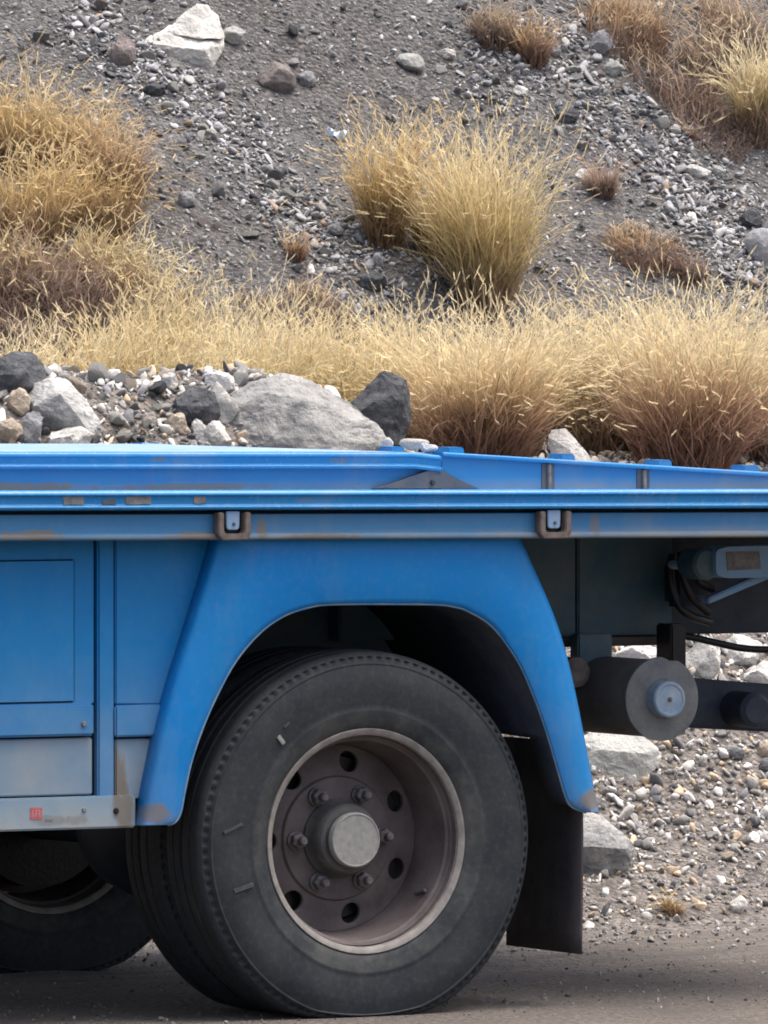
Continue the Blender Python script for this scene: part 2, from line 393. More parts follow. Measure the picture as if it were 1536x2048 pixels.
def ground_mats():
    # dirt road: pale grey-brown packed dust with streaks along the wheel tracks
    m, nt, bs, _ = new_mat('packed_dirt')
    co = nt.nodes.new('ShaderNodeTexCoord').outputs['Object']
    st = tex(nt, 'noise', co, 3.0, 6, 0.6, (0.7, 9, 1)); n = tex(nt, 'noise', co, 45, 6, 0.7); b = tex(nt, 'noise', co, 2.2, 4, 0.6)
    c = mix(nt, mrange(nt, st, 0.36, 0.64), (0.19, 0.17, 0.153), (0.34, 0.305, 0.268))
    c = mix(nt, math_n(nt, 'MULTIPLY', mrange(nt, n, 0.42, 0.66), 0.55), c, (0.36, 0.33, 0.29))
    sp = nt.nodes.new('ShaderNodeSeparateXYZ'); nt.links.new(co, sp.inputs[0])
    near_tone = mix(nt, mrange(nt, tex(nt, 'noise', co, 60, 4, 0.75), 0.4, 0.62), (0.19, 0.167, 0.145), (0.39, 0.345, 0.295))
    near_tone = mix(nt, math_n(nt, 'MULTIPLY', mrange(nt, st, 0.45, 0.62), 0.45), near_tone, (0.23, 0.21, 0.19))
    yy = math_n(nt, 'ADD', sp.outputs[1], math_n(nt, 'MULTIPLY', math_n(nt, 'SUBTRACT', st, 0.5), 2.2))
    c = mix(nt, mrange(nt, yy, 0.85, 1.35), near_tone, c)  # near side of the road takes a separate tone
    c = mix(nt, math_n(nt, 'MULTIPLY', mrange(nt, tex(nt, 'noise', co, 110, 3, 0.6), 0.55, 0.7), 0.5), c, (0.07, 0.066, 0.064))
    c = mix(nt, math_n(nt, 'MULTIPLY', mrange(nt, b, 0.45, 0.7), 0.35), c, (0.16, 0.15, 0.14))
    nt.links.new(c, bs.inputs['Base Color']); bs.inputs['Roughness'].default_value = 0.95
    bs.inputs['Specular IOR Level'].default_value = 0.2
    bump(nt, bs, math_n(nt, 'ADD', n, math_n(nt, 'MULTIPLY', st, 0.9)), 1.0, 0.05)
    M['road'] = m
    # scree: fine dark gravel, browner and paler low on the bank
    m, nt, bs, _ = new_mat('fine_scree')
    co = nt.nodes.new('ShaderNodeTexCoord').outputs['Object']
    sp = nt.nodes.new('ShaderNodeSeparateXYZ'); nt.links.new(co, sp.inputs[0])
    big = tex(nt, 'noise', co, 1.6, 5, 0.6); mid = tex(nt, 'noise', co, 9, 5, 0.65); fin = tex(nt, 'noise', co, 70, 5, 0.75)
    vo = tex(nt, 'voronoi', co, 62)
    scree = mix(nt, mrange(nt, mid, 0.35, 0.65), (0.080, 0.080, 0.079), (0.128, 0.126, 0.123))
    scree = mix(nt, mrange(nt, big, 0.45, 0.65, 0, 0.5), scree, (0.092, 0.084, 0.077))
    soil = mix(nt, mrange(nt, mid, 0.35, 0.65), (0.135, 0.122, 0.110), (0.22, 0.20, 0.178))
    yy = math_n(nt, 'ADD', sp.outputs[1], math_n(nt, 'MULTIPLY', mid, 0.6))
    c = mix(nt, mrange(nt, yy, 4.7, 5.5), soil, scree)
    cell = mix(nt, mrange(nt, vo.outputs['Color'], 0.1, 1.0), (0.35, 0.35, 0.36), (1.9, 1.88, 1.85))
    c = mix(nt, 0.6, c, cell, 'MULTIPLY')
    c = mix(nt, math_n(nt, 'MULTIPLY', mrange(nt, fin, 0.54, 0.66), 0.7), c, (0.25, 0.25, 0.243))
    c = mix(nt, math_n(nt, 'MULTIPLY', mrange(nt, fin, 0.44, 0.34), 0.6), c, (0.03, 0.03, 0.031))
    nt.links.new(c, bs.inputs['Base Color']); bs.inputs['Roughness'].default_value = 0.95
    bs.inputs['Specular IOR Level'].default_value = 0.2
    h = math_n(nt, 'ADD', math_n(nt, 'MULTIPLY', vo.outputs['Distance'], -1.2), math_n(nt, 'MULTIPLY', fin, 0.8))
    bump(nt, bs, h, 0.8, 0.02)
    M['scree'] = m
ground_mats()

# ------------------------------------------------------------------ terrain
def vnoise(x, y, seed=0):
    x = np.asarray(x, float); y = np.asarray(y, float)
    xi = np.floor(x).astype(np.int64); yi = np.floor(y).astype(np.int64)
    xf = x - xi; yf = y - yi
    def hsh(a, b):
        n = (a * 374761393 + b * 668265263 + seed * 1442695041) & 0x7fffffff
        n = ((n ^ (n >> 13)) * 1274126177) & 0x7fffffff
        n = n ^ (n >> 16)
        return (n & 0xffff) / 65535.0
    u = xf * xf * (3 - 2 * xf); w = yf * yf * (3 - 2 * yf)
    a = hsh(xi, yi) * (1 - u) + hsh(xi + 1, yi) * u
    b = hsh(xi, yi + 1) * (1 - u) + hsh(xi + 1, yi + 1) * u
    return (a * (1 - w) + b * w) * 2 - 1

def sstep(a, b, x):
    t = np.clip((x - a) / (b - a), 0, 1); return t * t * (3 - 2 * t)

Y_EDGE = 2.20
def terrain(x, y):
    x = np.asarray(x, float); y = np.asarray(y, float)
    foot = 2.45 + 0.14 * vnoise(x * 1.1, x * 0 + 3.3, 5)
    s = np.clip((y - foot) / (4.25 - foot), 0, 1)
    z = 1.06 * (s + 0.10 * np.sin(2 * np.pi * s) * -0.6)
    z = z + 0.10 * np.clip((y - 4.25) / 1.1, 0, 1)
    hy = y - 5.30 + 0.10 * vnoise(x * 0.9, y * 0 + 1.7, 9)
    z = z + 0.76 * np.where(hy < 0, 0, np.where(hy < 22, hy, 22 + (1 - np.exp(-(np.maximum(hy, 22) - 22) / 20)) * 16))
    z = z + 0.262 * np.exp(-((y - 4.40) / 0.33) ** 2) * (1 - sstep(2.15, 2.62, x))
    k = sstep(2.35, 3.0, y)
    z = z + k * (0.035 * vnoise(x * 1.7, y * 1.7, 11) + 0.016 * vnoise(x * 5, y * 5, 12) + 0.007 * vnoise(x * 14, y * 14, 13))
    hk = sstep(5.4, 6.2, y)
    z = z + hk * (0.06 * vnoise(x * 0.9 + y * 0.7, y * 0.9, 15))
    z = z + 0.007 * vnoise(x * 7, y * 13, 31) * sstep(0.75, 1.3, y) * (1 - k)
    far = sstep(12, 30, y)
    z = z + far * (1.5 * vnoise(x * 0.12, y * 0.12, 17) + 0.4 * vnoise(x * 0.5, y * 0.5, 18))
    r = (1 - k)
    z = z + r * (0.006 * vnoise(x * 0.8, y * 7, 21) + 0.004 * vnoise(x * 2.5, y * 16, 22) + 0.003 * vnoise(x * 9, y * 24, 23)) * sstep(0.7, 1.6, np.abs(y - 0.3) + 0.75)
    return z

def grid_obj(name, xs, ys, mat):
    X, Y = np.meshgrid(xs, ys)
    Z = terrain(X, Y)
    V = np.stack([X, Y, Z], -1).reshape(-1, 3)
    nx = len(xs); ny = len(ys)
    i = (np.arange(ny - 1)[:, None] * nx + np.arange(nx - 1)[None, :]).ravel()
    T = np.concatenate([np.stack([i, i + 1, i + nx + 1], 1), np.stack([i, i + nx + 1, i + nx], 1)])
    me = tri_mesh(name, V, T, None, True)
    return tag(link(name, me, mat), kind='structure')

xs = np.concatenate([np.linspace(-220, -30, 24)[:-1], np.linspace(-30, -3, 40)[:-1], np.linspace(-3, 7, 320)[:-1], np.linspace(7, 40, 44)[:-1], np.linspace(40, 230, 24)])
grid_obj('dirt_road', xs, np.concatenate([np.linspace(-230, -25, 20)[:-1], np.linspace(-25, -1, 60)[:-1], np.linspace(-1, Y_EDGE, 110)]), M['road'])
grid_obj('hillside', xs, np.concatenate([np.linspace(Y_EDGE, 8.6, 280)[:-1], np.linspace(8.6, 40, 60)[:-1], np.linspace(40, 240, 24)]), M['scree'])

def hit(u, v):
    """where the sight line of photo pixel (u, v) meets the terrain"""
    r = VD + RT * (u - 768) / FPX + VU * (1024 - v) / FPX
    t = np.linspace(20.5, 36, 1600)
    p = CAM[None] + r[None] * t[:, None]
    d = p[:, 2] - terrain(p[:, 0], p[:, 1])
    i = np.argmax(d < 0) if (d < 0).any() else len(t) - 1
    a, b = max(i - 1, 0), i
    w = d[a] / (d[a] - d[b]) if d[a] != d[b] else 0
    q = p[a] + (p[b] - p[a]) * w
    q[2] = terrain(q[0], q[1])
    return q

def mpp(p):
    """metres per photo pixel at a point"""
    return float((np.asarray(p) - CAM) @ VD) / FPX

# ------------------------------------------------------------------ the truck
truck = empty('flatbed_truck')
tag(truck, 'blue flatbed truck with dusty side panels, wheel arch and low tail deck', 'truck')
DK = -0.0085
dk = lambda x: DK * x
XL, XR = -3.6, 1.75
xs_long = list(np.linspace(XL, XR, 40))

# outer deck rail with rolled top and bottom lips
zt = 1.150
rail_prof = round_poly([(0.004, zt - 0.002), (0.000, zt - 0.010), (0.006, zt - 0.013), (0.007, zt - 0.031), (0.000, zt - 0.034), (0.002, zt - 0.041), (0.020, zt - 0.043), (0.060, zt - 0.043), (0.060, zt), (0.012, zt + 0.001)], [0.004, 0.004, 0.003, 0.003, 0.003, 0.003, 0.002, 0, 0, 0.004], 3)
link('side_rail', prism_x('side_rail', rail_prof, xs_long, dk), M['rail'], truck)
far_prof = [(2.15 - y, z) for (y, z) in rail_prof]
link('side_rail', prism_x('side_rail', far_prof, xs_long, dk), M['rail'], truck)
# recess behind the rail, its shade painted black, then the side channel below it
link('recess_shade_strip', prism_x('recess_shade_strip', [(0.062, 1.12), (0.075, 1.12), (0.075, 1.085), (0.062, 1.085)], xs_long, dk), M['black'], truck)
zc = 1.099
ch_prof = round_poly([(0.026, zc), (0.026, zc - 0.041), (0.016, zc - 0.044), (0.016, zc - 0.053), (0.030, zc - 0.056), (0.062, zc - 0.056), (0.062, zc)], [0.003, 0.002, 0.003, 0.003, 0.002, 0, 0.003], 2)
link('side_channel', prism_x('side_channel', ch_prof, xs_long, dk), M['channel'], truck)
link('floor_plate', prism_x('floor_plate', [(0.058, zt - 0.008), (2.092, zt - 0.008), (2.092, zt - 0.030), (0.058, zt - 0.030)], [XL, XR], dk), M['decktop_sky'], truck)

# stake pockets hung on the channel
def pocket(u):
    x0 = float(P(u, 1045, 0.02)[0]); d = dk(x0)
    e = empty('stake_pocket', (x0, 0, d), truck)
    w = 0.037
    zb, ztp = 1.043, 1.103
    link('bracket', slab('bracket', [(-w - 0.003, zb + 0.012), (-w + 0.006, zb), (w - 0.006, zb), (w + 0.003, zb + 0.012), (w + 0.003, ztp), (w - 0.012, ztp), (w - 0.012, zb + 0.018), (w - 0.016, zb + 0.014), (-w + 0.016, zb + 0.014), (-w + 0.012, zb + 0.018), (-w + 0.012, ztp), (-w - 0.003, ztp)], 0.000, 0.024, 0.0022), M['rusty'], e)
    link('pocket_back', slab('pocket_back', [(-w + 0.012, zb + 0.014), (w - 0.012, zb + 0.014), (w - 0.012, ztp), (-w + 0.012, ztp)], 0.0225, 0.0250), M['hose'], e)
    tp = round_poly([(-0.0165, ztp + 0.002), (-0.0155, zb + 0.022), (0.0155, zb + 0.022), (0.0165, ztp + 0.002)], [0, 0.008, 0.008, 0], 4)
    t = link('tongue', slab('tongue', tp, 0.008, 0.0145, 0.0015), M['pale_blue'], e)
    pb = link('bolt', lathe('bolt', [(0.0, 0.005), (0.003, 0.005), (0.0042, 0.0075), (0.0042, 0.009)], 12), M['rusty'], e)
    pb.location = (0.002, 0, 1.078)
for u in (461, 1103): pocket(u)

# scraped patches on the rail face
for (u0, u1, v0, v1, mm) in ((127, 168, 993, 1013, 'worn'), (252, 302, 993, 1011, 'worn'), (388, 412, 991, 1007, 'worn'), (205, 232, 999, 1013, 'dirt')):
    a = P(u0, v0, 0.005); b = P(u1, v1, 0.005); rnd = random.Random(u0)
    pts = []
    for t in np.linspace(0, 1, 7): pts.append((a[0] + (b[0] - a[0]) * t, a[2] + rnd.uniform(-.001, .0008)))
    for t in np.linspace(1, 0, 7): pts.append((a[0] + (b[0] - a[0]) * t + rnd.uniform(-.001, .001), max(b[2], zt - 0.030 + dk(a[0])) + rnd.uniform(-.0008, .001)))
    link('scraped_patch', slab('scraped_patch', pts, 0.0050, 0.0080), M[mm], truck)

# raised deck: plate, near side rail, near side panel, sloping tail
YD = 0.38
pk = P(885, 905, YD); XK = float(pk[0]); ZD = float(pk[2]) - dk(XK)
zd = ZD
link('deck_plate', prism_x('deck_plate', [(YD + 0.05, zd - 0.002), (1.86, zd - 0.002), (1.86, zd - 0.020), (YD + 0.05, zd - 0.020)], [XL, XK + 0.02], dk), M['decktop_sky'], truck)
dr_prof = round_poly([(YD + 0.003, zd), (YD, zd - 0.009), (YD + 0.005, zd - 0.012), (YD + 0.006, zd - 0.026), (YD, zd - 0.029), (YD + 0.002, zd - 0.036), (YD + 0.055, zd - 0.037), (YD + 0.055, zd + 0.001)], [0.004, 0.004, 0.002, 0.002, 0.003, 0.003, 0, 0], 3)
link('deck_rail', prism_x('deck_rail', dr_prof, list(np.linspace(XL, XK - 0.07, 30)) + [XK - 0.03, XK], lambda x: dk(x) - max(0, x - XK + 0.07) * 0.10), M['rail'], truck)
link('deck_side', prism_x('deck_side', [(YD + 0.022, zd - 0.036), (YD + 0.034, zd - 0.036), (YD + 0.034, zt - 0.008), (YD + 0.022, zt - 0.008)], [XL, XK + 0.03], dk), M['deck'], truck)
link('deck_side', prism_x('deck_side', [(1.85, zd - 0.021), (1.862, zd - 0.021), (1.862, zt - 0.008), (1.85, zt - 0.008)], [XL, XK + 0.03], dk), M['deck'], truck)
pe = P(1536, 945, YD); kt = float((pe[2] - pk[2]) / (pe[0] - pk[0]))
XT = 1.75
tz = lambda x: ZD + dk(XK) + (x - XK) * kt
def tail_piece(name, y0, y1, dtop, x0, x1, mat, bottom=None):
    V = []; Fc = []
    xs_ = np.linspace(x0, x1, 10)
    for x in xs_:
        b = (zt - 0.008 + dk(x)) if bottom is None else tz(x) - bottom
        for (y, z) in ((y0, tz(x) - dtop), (y1, tz(x) - dtop), (y1, b), (y0, b)): V.append((x, y, z))
    n = 4
    for i in range(len(xs_) - 1):
        for j in range(n):
            a = i * n + j; b = i * n + (j + 1) % n; Fc.append((a, b, b + n, a + n))
    Fc.append((0, 1, 2, 3)); k = (len(xs_) - 1) * n; Fc.append((k, k + 1, k + 2, k + 3))
    return link(name, pydata(name, V, Fc, 30), mat, truck)
# three welded side panels with a raised top flange
cuts = [XK + 0.004, float(P(1100, 950, YD)[0]), float(P(1290, 955, YD)[0]), XT]
for i in range(3):
    tail_piece('tail_panel', YD + 0.010, YD + 0.022, 0.009, cuts[i] + 0.004 * (i > 0), cuts[i + 1] - 0.004, M['deck'])
def flange_mesh(y0, y1):
    V = []; Fc = []
    xs_ = np.linspace(XK, XT, 14)
    pr = round_poly([(y0, -0.009), (y0, 0.001), (y1, 0.001), (y1, -0.009)], [0.003, 0.0045, 0.003, 0.002], 3)
    n = len(pr)
    for x in xs_:
        for (y, z) in pr: V.append((x, y, tz(x) + z))
    for i in range(len(xs_) - 1):
        for j in range(n):
            a = i * n + j; b = i * n + (j + 1) % n; Fc.append((a, b, b + n, a + n))
    Fc.append(tuple(range(n))); Fc.append(tuple(range((len(xs_) - 1) * n, len(xs_) * n)))
    return pydata('top_flange', V, Fc, 35)
link('top_flange', flange_mesh(YD - 0.004, YD + 0.046), M['rail'], truck)
link('top_flange', flange_mesh(1.82, 1.865), M['rail'], truck)
tail_piece('tail_plate', YD + 0.048, 1.818, 0.002, XK + 0.022, XT, M['decktop_sky'], 0.012)
tail_piece('tail_panel', 1.84, 1.852, 0.010, XK + 0.004, XT, M['deck'])
# weld seams: a rusty backing strip and a rib
for xc in cuts[1:3]:
    s = link('weld_seam', slab('weld_seam', [(xc - 0.016, 1.135), (xc + 0.016, 1.135), (xc + 0.016, tz(xc) - 0.010), (xc - 0.016, tz(xc) - 0.010)], YD + 0.0075, YD + 0.0095), M['dirt'], truck)
    r_ = link('weld_bead', slab('weld_bead', [(xc - 0.004, 1.136), (xc + 0.006, 1.136), (xc + 0.006, tz(xc) - 0.0105), (xc - 0.004, tz(xc) - 0.0105)], YD + 0.001, YD + 0.0078, 0.002), M['worn'], truck)
# cleats across the tail deck
for (u, v0, v1, w, yy) in ((795, 879, 893, 40, 0.95), (912, 885, 900, 46, 0.50), (1136, 904, 920, 42, 0.47), (1330, 915, 933, 42, 0.47), (1503, 930, 944, 44, 0.47), (1660, 938, 952, 42, 0.47)):
    c = P(u, v1, yy); s = mpp(c); hw = w * s / 0.8746 / 2 - 0.006
    base = (zd + dk(c[0]) - 0.003) if c[0] < XK else tz(c[0]) - 0.003
    h = base + 0.003 + (0.017 if c[0] < XK else 0.0155)
    pr = [(-hw, base), (hw, base), (hw - 0.003, h), (-hw + 0.003, h)]
    me = slab('tread_cleat', pr, yy, yy + 0.06, 0.003)
    o = link('tread_cleat', me, M['rail'], truck); o.location.x = c[0]
# caked dirt wedge at the deck's hinge
tri = [P(u, v, YD)[[0, 2]] for (u, v) in ((752, 977), (790, 966), (835, 950), (858, 942), (890, 941), (905, 951), (930, 964), (960, 977))]
link('dirt_wedge', slab('dirt_wedge', [tuple(t) for t in tri], YD + 0.006, YD + 0.022), M['dirt'], truck)
hb = link('hinge_bolt', lathe('hinge_bolt', [(0, 0.0), (0.004, 0.0), (0.006, 0.003), (0.006, 0.008)], 12), M['black'], truck)
c = P(867, 965, YD); hb.location = (c[0], YD - 0.001, c[2])

# ---- wheel arch (fender)
pairs = [((281, 1651), (336, 1650)), ((284, 1634), (352, 1643)), ((289, 1608), (362, 1622)), ((294, 1580), (368, 1590)), ((305, 1525), (381, 1530)), ((320, 1455), (402, 1465)),
         ((343, 1370), (432, 1395)), ((370, 1285), (472, 1322)), ((398, 1195), (522, 1264)), ((419, 1125), (572, 1230)), ((437, 1062), (625, 1213)), ((450, 1036), (660, 1209)),
         ((600, 1036), (710, 1208)), ((780, 1036), (780, 1208)), ((940, 1036), (870, 1209)), ((1015, 1036), (905, 1213)), ((1036, 1066), (935, 1222)), ((1064, 1128), (985, 1254)),
         ((1100, 1210), (1034, 1320)), ((1128, 1290), (1065, 1387)), ((1150, 1380), (1091, 1458)), ((1168, 1470), (1113, 1532)), ((1184, 1555), (1130, 1590)),
         ((1192, 1598), (1143, 1613)), ((1198, 1625), (1172, 1625))]
out_s = spline([p[0] for p in pairs], 5); in_s = spline([p[1] for p in pairs], 5)
YF = 0.052
V = []; Fc = []
for o_, i_ in zip(out_s, in_s):
    d_ = i_ - o_; L = np.linalg.norm(d_); d_ = d_ / L
    rows = [(o_, YF + 0.068), (o_, YF + 0.018), (o_ + d_ * min(5, L * .10), YF + 0.007), (o_ + d_ * min(15, L * .25), YF), (o_ + d_ * L * 0.5, YF - 0.004), (i_ - d_ * min(12, L * .2), YF), (i_ - d_ * min(4, L * .08), YF + 0.003), (i_, YF + 0.009), (i_, YF + 0.017)]
    for (q, y) in rows:
        V.append(P(q[0], q[1], y))
    # keep the flanges square to the side: same x, z front to back
    b = len(V) - 9
    V[b] = np.array([V[b + 1][0], V[b][1], V[b + 1][2]]); V[b + 8] = np.array([V[b + 7][0], V[b + 8][1], V[b + 7][2]])
n = 9
for i in range(len(out_s) - 1):
    for j in range(n - 1):
        a = i * n + j; Fc.append((a, a + 1, a + n + 1, a + n))
fen = link('wheel_arch', pydata('wheel_arch', V, Fc, 50), M['fender'], truck)
sm = fen.modifiers.new('thickness', 'SOLIDIFY'); sm.thickness = 0.003; sm.offset = -1
V = []; Fc = []
for i_ in in_s:
    q = P(i_[0], i_[1], YF + 0.009)
    dp = 0.07 if (i_[0] > 768 and i_[1] > 1478) else 0.60
    V.append((q[0], YF + 0.0175, q[2] + 0.001)); V.append((q[0], YF + 0.03 + dp * 0.5, q[2] + 0.010)); V.append((q[0], YF + 0.03 + dp, q[2] + 0.010))
for i in range(len(in_s) - 1):
    for j in range(2):
        a = i * 3 + j; Fc.append((a, a + 1, a + 4, a + 3))
lin = link('arch_liner', pydata('arch_liner', V, Fc, 50), M['black'], fen)
sm = lin.modifiers.new('thickness', 'SOLIDIFY'); sm.thickness = 0.004; sm.offset = 1
M['edge'] = grime('worn_arch_edge', (0.05, 0.20, 0.40), (0.22, 0.27, 0.30), 30, 0.5)
bd = tube('edge_bead', [P(q[0], q[1], YF + 0.009) for q in in_s], 0.0028, 8)
link('edge_bead', bd, M['edge'], fen)
# added sheet behind the arch, there to keep the wheel well dark
link('arch_dark_sheet', box('arch_dark_sheet', -0.50, 0.52, 0.640, 0.652, 0.56, 1.04), M['chassis'], truck)

# ---- locker ahead of the wheel
YS = 0.102
def S(u, v, y=YS): return P(u, v, y)
def pl(u0, v0, u1, v1, y0, y1, name, mat, parent, bev=0.003, x0=None):
    a = P(u0, v0, y0); b = P(u1, v1, y0)
    return link(name, box(name, a[0] if x0 is None else x0, b[0], y0, y1, b[2], a[2], bev), mat, parent)
locker = empty('side_locker', (0, 0, 0), truck)
a = P(300, 1640, YS + 0.03)
link('locker_back', box('locker_back', XL, -0.50, YS + 0.022, 0.55, 0.455, 1.06), M['black'], locker)
XD = -1.85                                   # front edge of the door, out of frame
pl(0, 1078, 189, 1409, YS, YS + 0.02, 'door', M['side'], locker, 0.004, XD)
pl(0, 1121, 150, 1404, YS - 0.006, YS - 0.0006, 'door_panel', M['side'], locker, 0.0045, XD + 0.08)
pl(0, 1410, 189, 1471, YS - 0.010, YS + 0.02, 'door_lip', M['side'], locker, 0.005, XD)
pl(0, 1480, 185, 1589, YS + 0.001, YS + 0.02, 'kick_panel', M['lower'], locker, 0.003, XD)
pl(0, 1598, 272, 1655, YS - 0.012, YS + 0.02, 'sill', M['sill'], locker, 0.004, XL)
pl(196, 1078, 229, 1597, YS - 0.004, YS + 0.02, 'door_post', M['side'], locker, 0.004)
rp = [tuple(P(u, v, YS)[[0, 2]]) for (u, v) in ((231, 1409), (346, 1409), (372, 1310), (400, 1210), (424, 1140), (448, 1078), (231, 1078))]
link('rear_panel', slab('rear_panel', rp, YS, YS + 0.02, 0.003), M['side'], locker)
pl(231, 1411, 330, 1472, YS - 0.008, YS + 0.02, 'rear_panel_lip', M['side'], locker, 0.004)
pl(231, 1479, 306, 1597, YS + 0.002, YS + 0.02, 'rear_kick_panel', M['lower'], locker, 0.003)
pl(-900, 1078, 0, 1597, YS, YS + 0.02, 'front_panel', M['side'], locker, 0.004) if False else None
link('front_panel', box('front_panel', XL, XD - 0.008, YS, YS + 0.02, 0.505, 1.06), M['side'], locker)
for (u, v, rr) in ((168, 1448, 0.006), (168, 1620, 0.0055), (232, 1622, 0.007)):
    c = P(u, v, YS - 0.012)
    b = link('bolt', lathe('bolt', [(0, -0.003), (rr * .7, -0.003), (rr, 0.0), (rr, 0.004)], 12), M['worn'] if u < 200 else M['hose'], locker)
    b.location = (c[0], YS - 0.0125, c[2])
# small red sticker with upright strokes, a scuff beside it
c = P(72, 1627, YS - 0.012); s = 1 / 919 / 0.8746
stk = empty('sticker', (c[0], YS - 0.0128, c[2]), locker)
link('backing', slab('backing', [(-12 * s, -11 / 919), (11 * s, -12 / 919), (12 * s, 11 / 919), (-11 * s, 12 / 919)], 0, 0.0007), M['red'], stk)
M['pink'] = grime('sticker_print', (0.48, 0.20, 0.20), (0.40, 0.18, 0.19), 60, 0.7)
for (x0, x1, z0, z1) in ((-8, -5.5, -7, 7), (-2, 7, 4, 6.5), (-2, 0.5, -7, 4), (4.5, 7, -7, 4), (0.5, 4.5, -1.5, 0.8)):
    link('stroke', slab('stroke', [(x0 * s, z0 / 919), (x1 * s, z0 / 919), (x1 * s, z1 / 919), (x0 * s, z1 / 919)], -0.0008, -0.0001), M['pink'], stk)
c = P(96, 1640, YS - 0.012)
sc_ = link('scuff', slab('scuff', [(-0.009, -0.002), (0.01, -0.003), (0.011, 0.001), (-0.006, 0.002)], -0.0006, 0.0), M['worn'], locker); sc_.location = (c[0], YS - 0.0122, c[2])
# ---- wheels
TR = 0.417; HZ = 0.383
LUG = 108
NS = LUG * 4
WD = 0.160
def build_tyre(outer):
    prof = [(0.236, 0.012), (0.246, 0.002), (0.252, -0.002), (0.262, -0.006), (0.284, -0.011), (0.288, -0.0120), (0.291, -0.0108), (0.300, -0.0125), (0.330, -0.0155), (0.345, -0.0160), (0.352, -0.0158), (0.372, -0.0125), (0.384, -0.0085), (0.3865, -0.0095), (0.3885, -0.0092), (0.3905, -0.0062),
            (0.3925, -0.0050), (0.3930, -0.0047), (0.4025, 0.0010), (0.4030, 0.0014), (0.4065, 0.0045), (0.4095, 0.0085), (0.4130, 0.0125), (0.4145, 0.020), (0.4150, 0.030), (0.4155, 0.040), (0.409, 0.041), (0.409, 0.047), (0.416, 0.048), (TR, 0.072), (0.4165, 0.0735), (0.409, 0.0745), (0.409, 0.0785)]
    mir = [(r, WD - y) for (r, y) in reversed(prof)]
    prof = prof + mir
    m = len(prof)
    me = lathe('tyre', prof, NS, False, 40)
    for idx, v in enumerate(me.vertices):
        i, k = divmod(idx, m); kk = min(k, m - 1 - k); sg = 1 if k < m / 2 else -1
        if kk in (17, 18) and (i % 4) >= 2: v.co.y += 0.0055 * sg       # pockets moulded into the shoulder rib
        if v.co.z < -HZ + 0.02:                                      # the loaded tyre flattens on the ground
            d = (-HZ + 0.02) - v.co.z
            v.co.z = -HZ + max(0.0, 0.02 - d * 0.6) if d < 0.033 else -HZ
            v.co.y += -sg * d * 0.25
    me.update()
    return me
tyre_me = build_tyre(True); tyre_me.materials.append(M['tyre'])

def disc_mesh():
    """wheel disc with seven round hand holes; local y is depth from the flange plane"""
    V = []; Fc = []
    r0, r1, rh, hr = 0.138, 0.205, 0.171, 0.0235
    y_of = lambda r: 0.138 + 0.014 * sm01((r - 0.138) / 0.067)
    def sm01(t): t = min(1, max(0, t)); return t * t * (3 - 2 * t)
    K = 7; nb = 10
    for s in range(K):
        a0 = R(78 + 360 / K * s); h0 = a0 - math.pi / K; h1 = a0 + math.pi / K
        outl = [(r1, h0 + (h1 - h0) * t / nb) for t in range(nb)] + [(r1 + (r0 - r1) * t / 5, h1) for t in range(5)] + [(r0, h1 + (h0 - h1) * t / nb) for t in range(nb)] + [(r0 + (r1 - r0) * t / 5, h0) for t in range(5)]
        c = np.array([rh * math.cos(a0), rh * math.sin(a0)])
        m = len(outl); base = len(V)
        for (r, a) in outl:
            p = np.array([r * math.cos(a), r * math.sin(a)]); V.append((p[0], y_of(r), p[1]))
        for (r, a) in outl:
            p = np.array([r * math.cos(a), r * math.sin(a)]); d = (p - c) / np.linalg.norm(p - c); q = c + d * (hr + 0.004)
            V.append((q[0], y_of(np.linalg.norm(q)) - 0.001, q[1]))
        for (r, a) in outl:
            p = np.array([r * math.cos(a), r * math.sin(a)]); d = (p - c) / np.linalg.norm(p - c); q = c + d * hr
            V.append((q[0], y_of(np.linalg.norm(q)) + 0.001, q[1]))
        for (r, a) in outl:
            p = np.array([r * math.cos(a), r * math.sin(a)]); d = (p - c) / np.linalg.norm(p - c); q = c + d * hr
            V.append((q[0], y_of(np.linalg.norm(q)) + 0.011, q[1]))
        for ring in range(3):
            for j in range(m):
                a = base + ring * m + j; b = base + ring * m + (j + 1) % m
                Fc.append((a, b, b + m, a + m))
    # raised centre plate
    n = 56; base = len(V)
    pr = [(0.138, 0.138), (0.134, 0.131), (0.128, 0.129), (0.06, 0.128), (0.03, 0.128)]
    for i in range(n):
        a = 2 * math.pi * i / n
        for (r, y) in pr: V.append((r * math.cos(a), y, r * math.sin(a)))
    m = len(pr)
    for i in range(n):
        for k in range(m - 1):
            Fc.append((base + i * m + k, base + i * m + k + 1, base + ((i + 1) % n) * m + k + 1, base + ((i + 1) % n) * m + k))
    bm = bmesh.new(); me = pydata('rim_disc', V, Fc, None, False)
    bm.from_mesh(me); bmesh.ops.remove_doubles(bm, verts=bm.verts, dist=0.0004); bmesh.ops.recalc_face_normals(bm, faces=bm.faces); bm.to_mesh(me); bm.free()
    return finish(me, 38)
disc_me = disc_mesh(); disc_me.materials.append(M['rim'])
lip_me = lathe('rim_lip', [(0.2305, 0.012), (0.2320, 0.004), (0.2380, -0.0005), (0.245, -0.002), (0.2465, 0.001), (0.246, 0.010), (0.238, 0.016)], 96, True, 40); lip_me.materials.append(M['rim_lip'])
bar_me = lathe('rim_barrel', [(0.2365, 0.008), (0.2365, 0.024), (0.231, 0.026), (0.2285, 0.0245), (0.2265, 0.027), (0.2245, 0.036), (0.219, 0.040), (0.217, 0.060), (0.213, 0.085), (0.209, 0.115), (0.206, 0.146), (0.206, 0.153), (0.230, 0.157), (0.240, 0.157)], 96, False, 40); bar_me.materials.append(M['rim'])
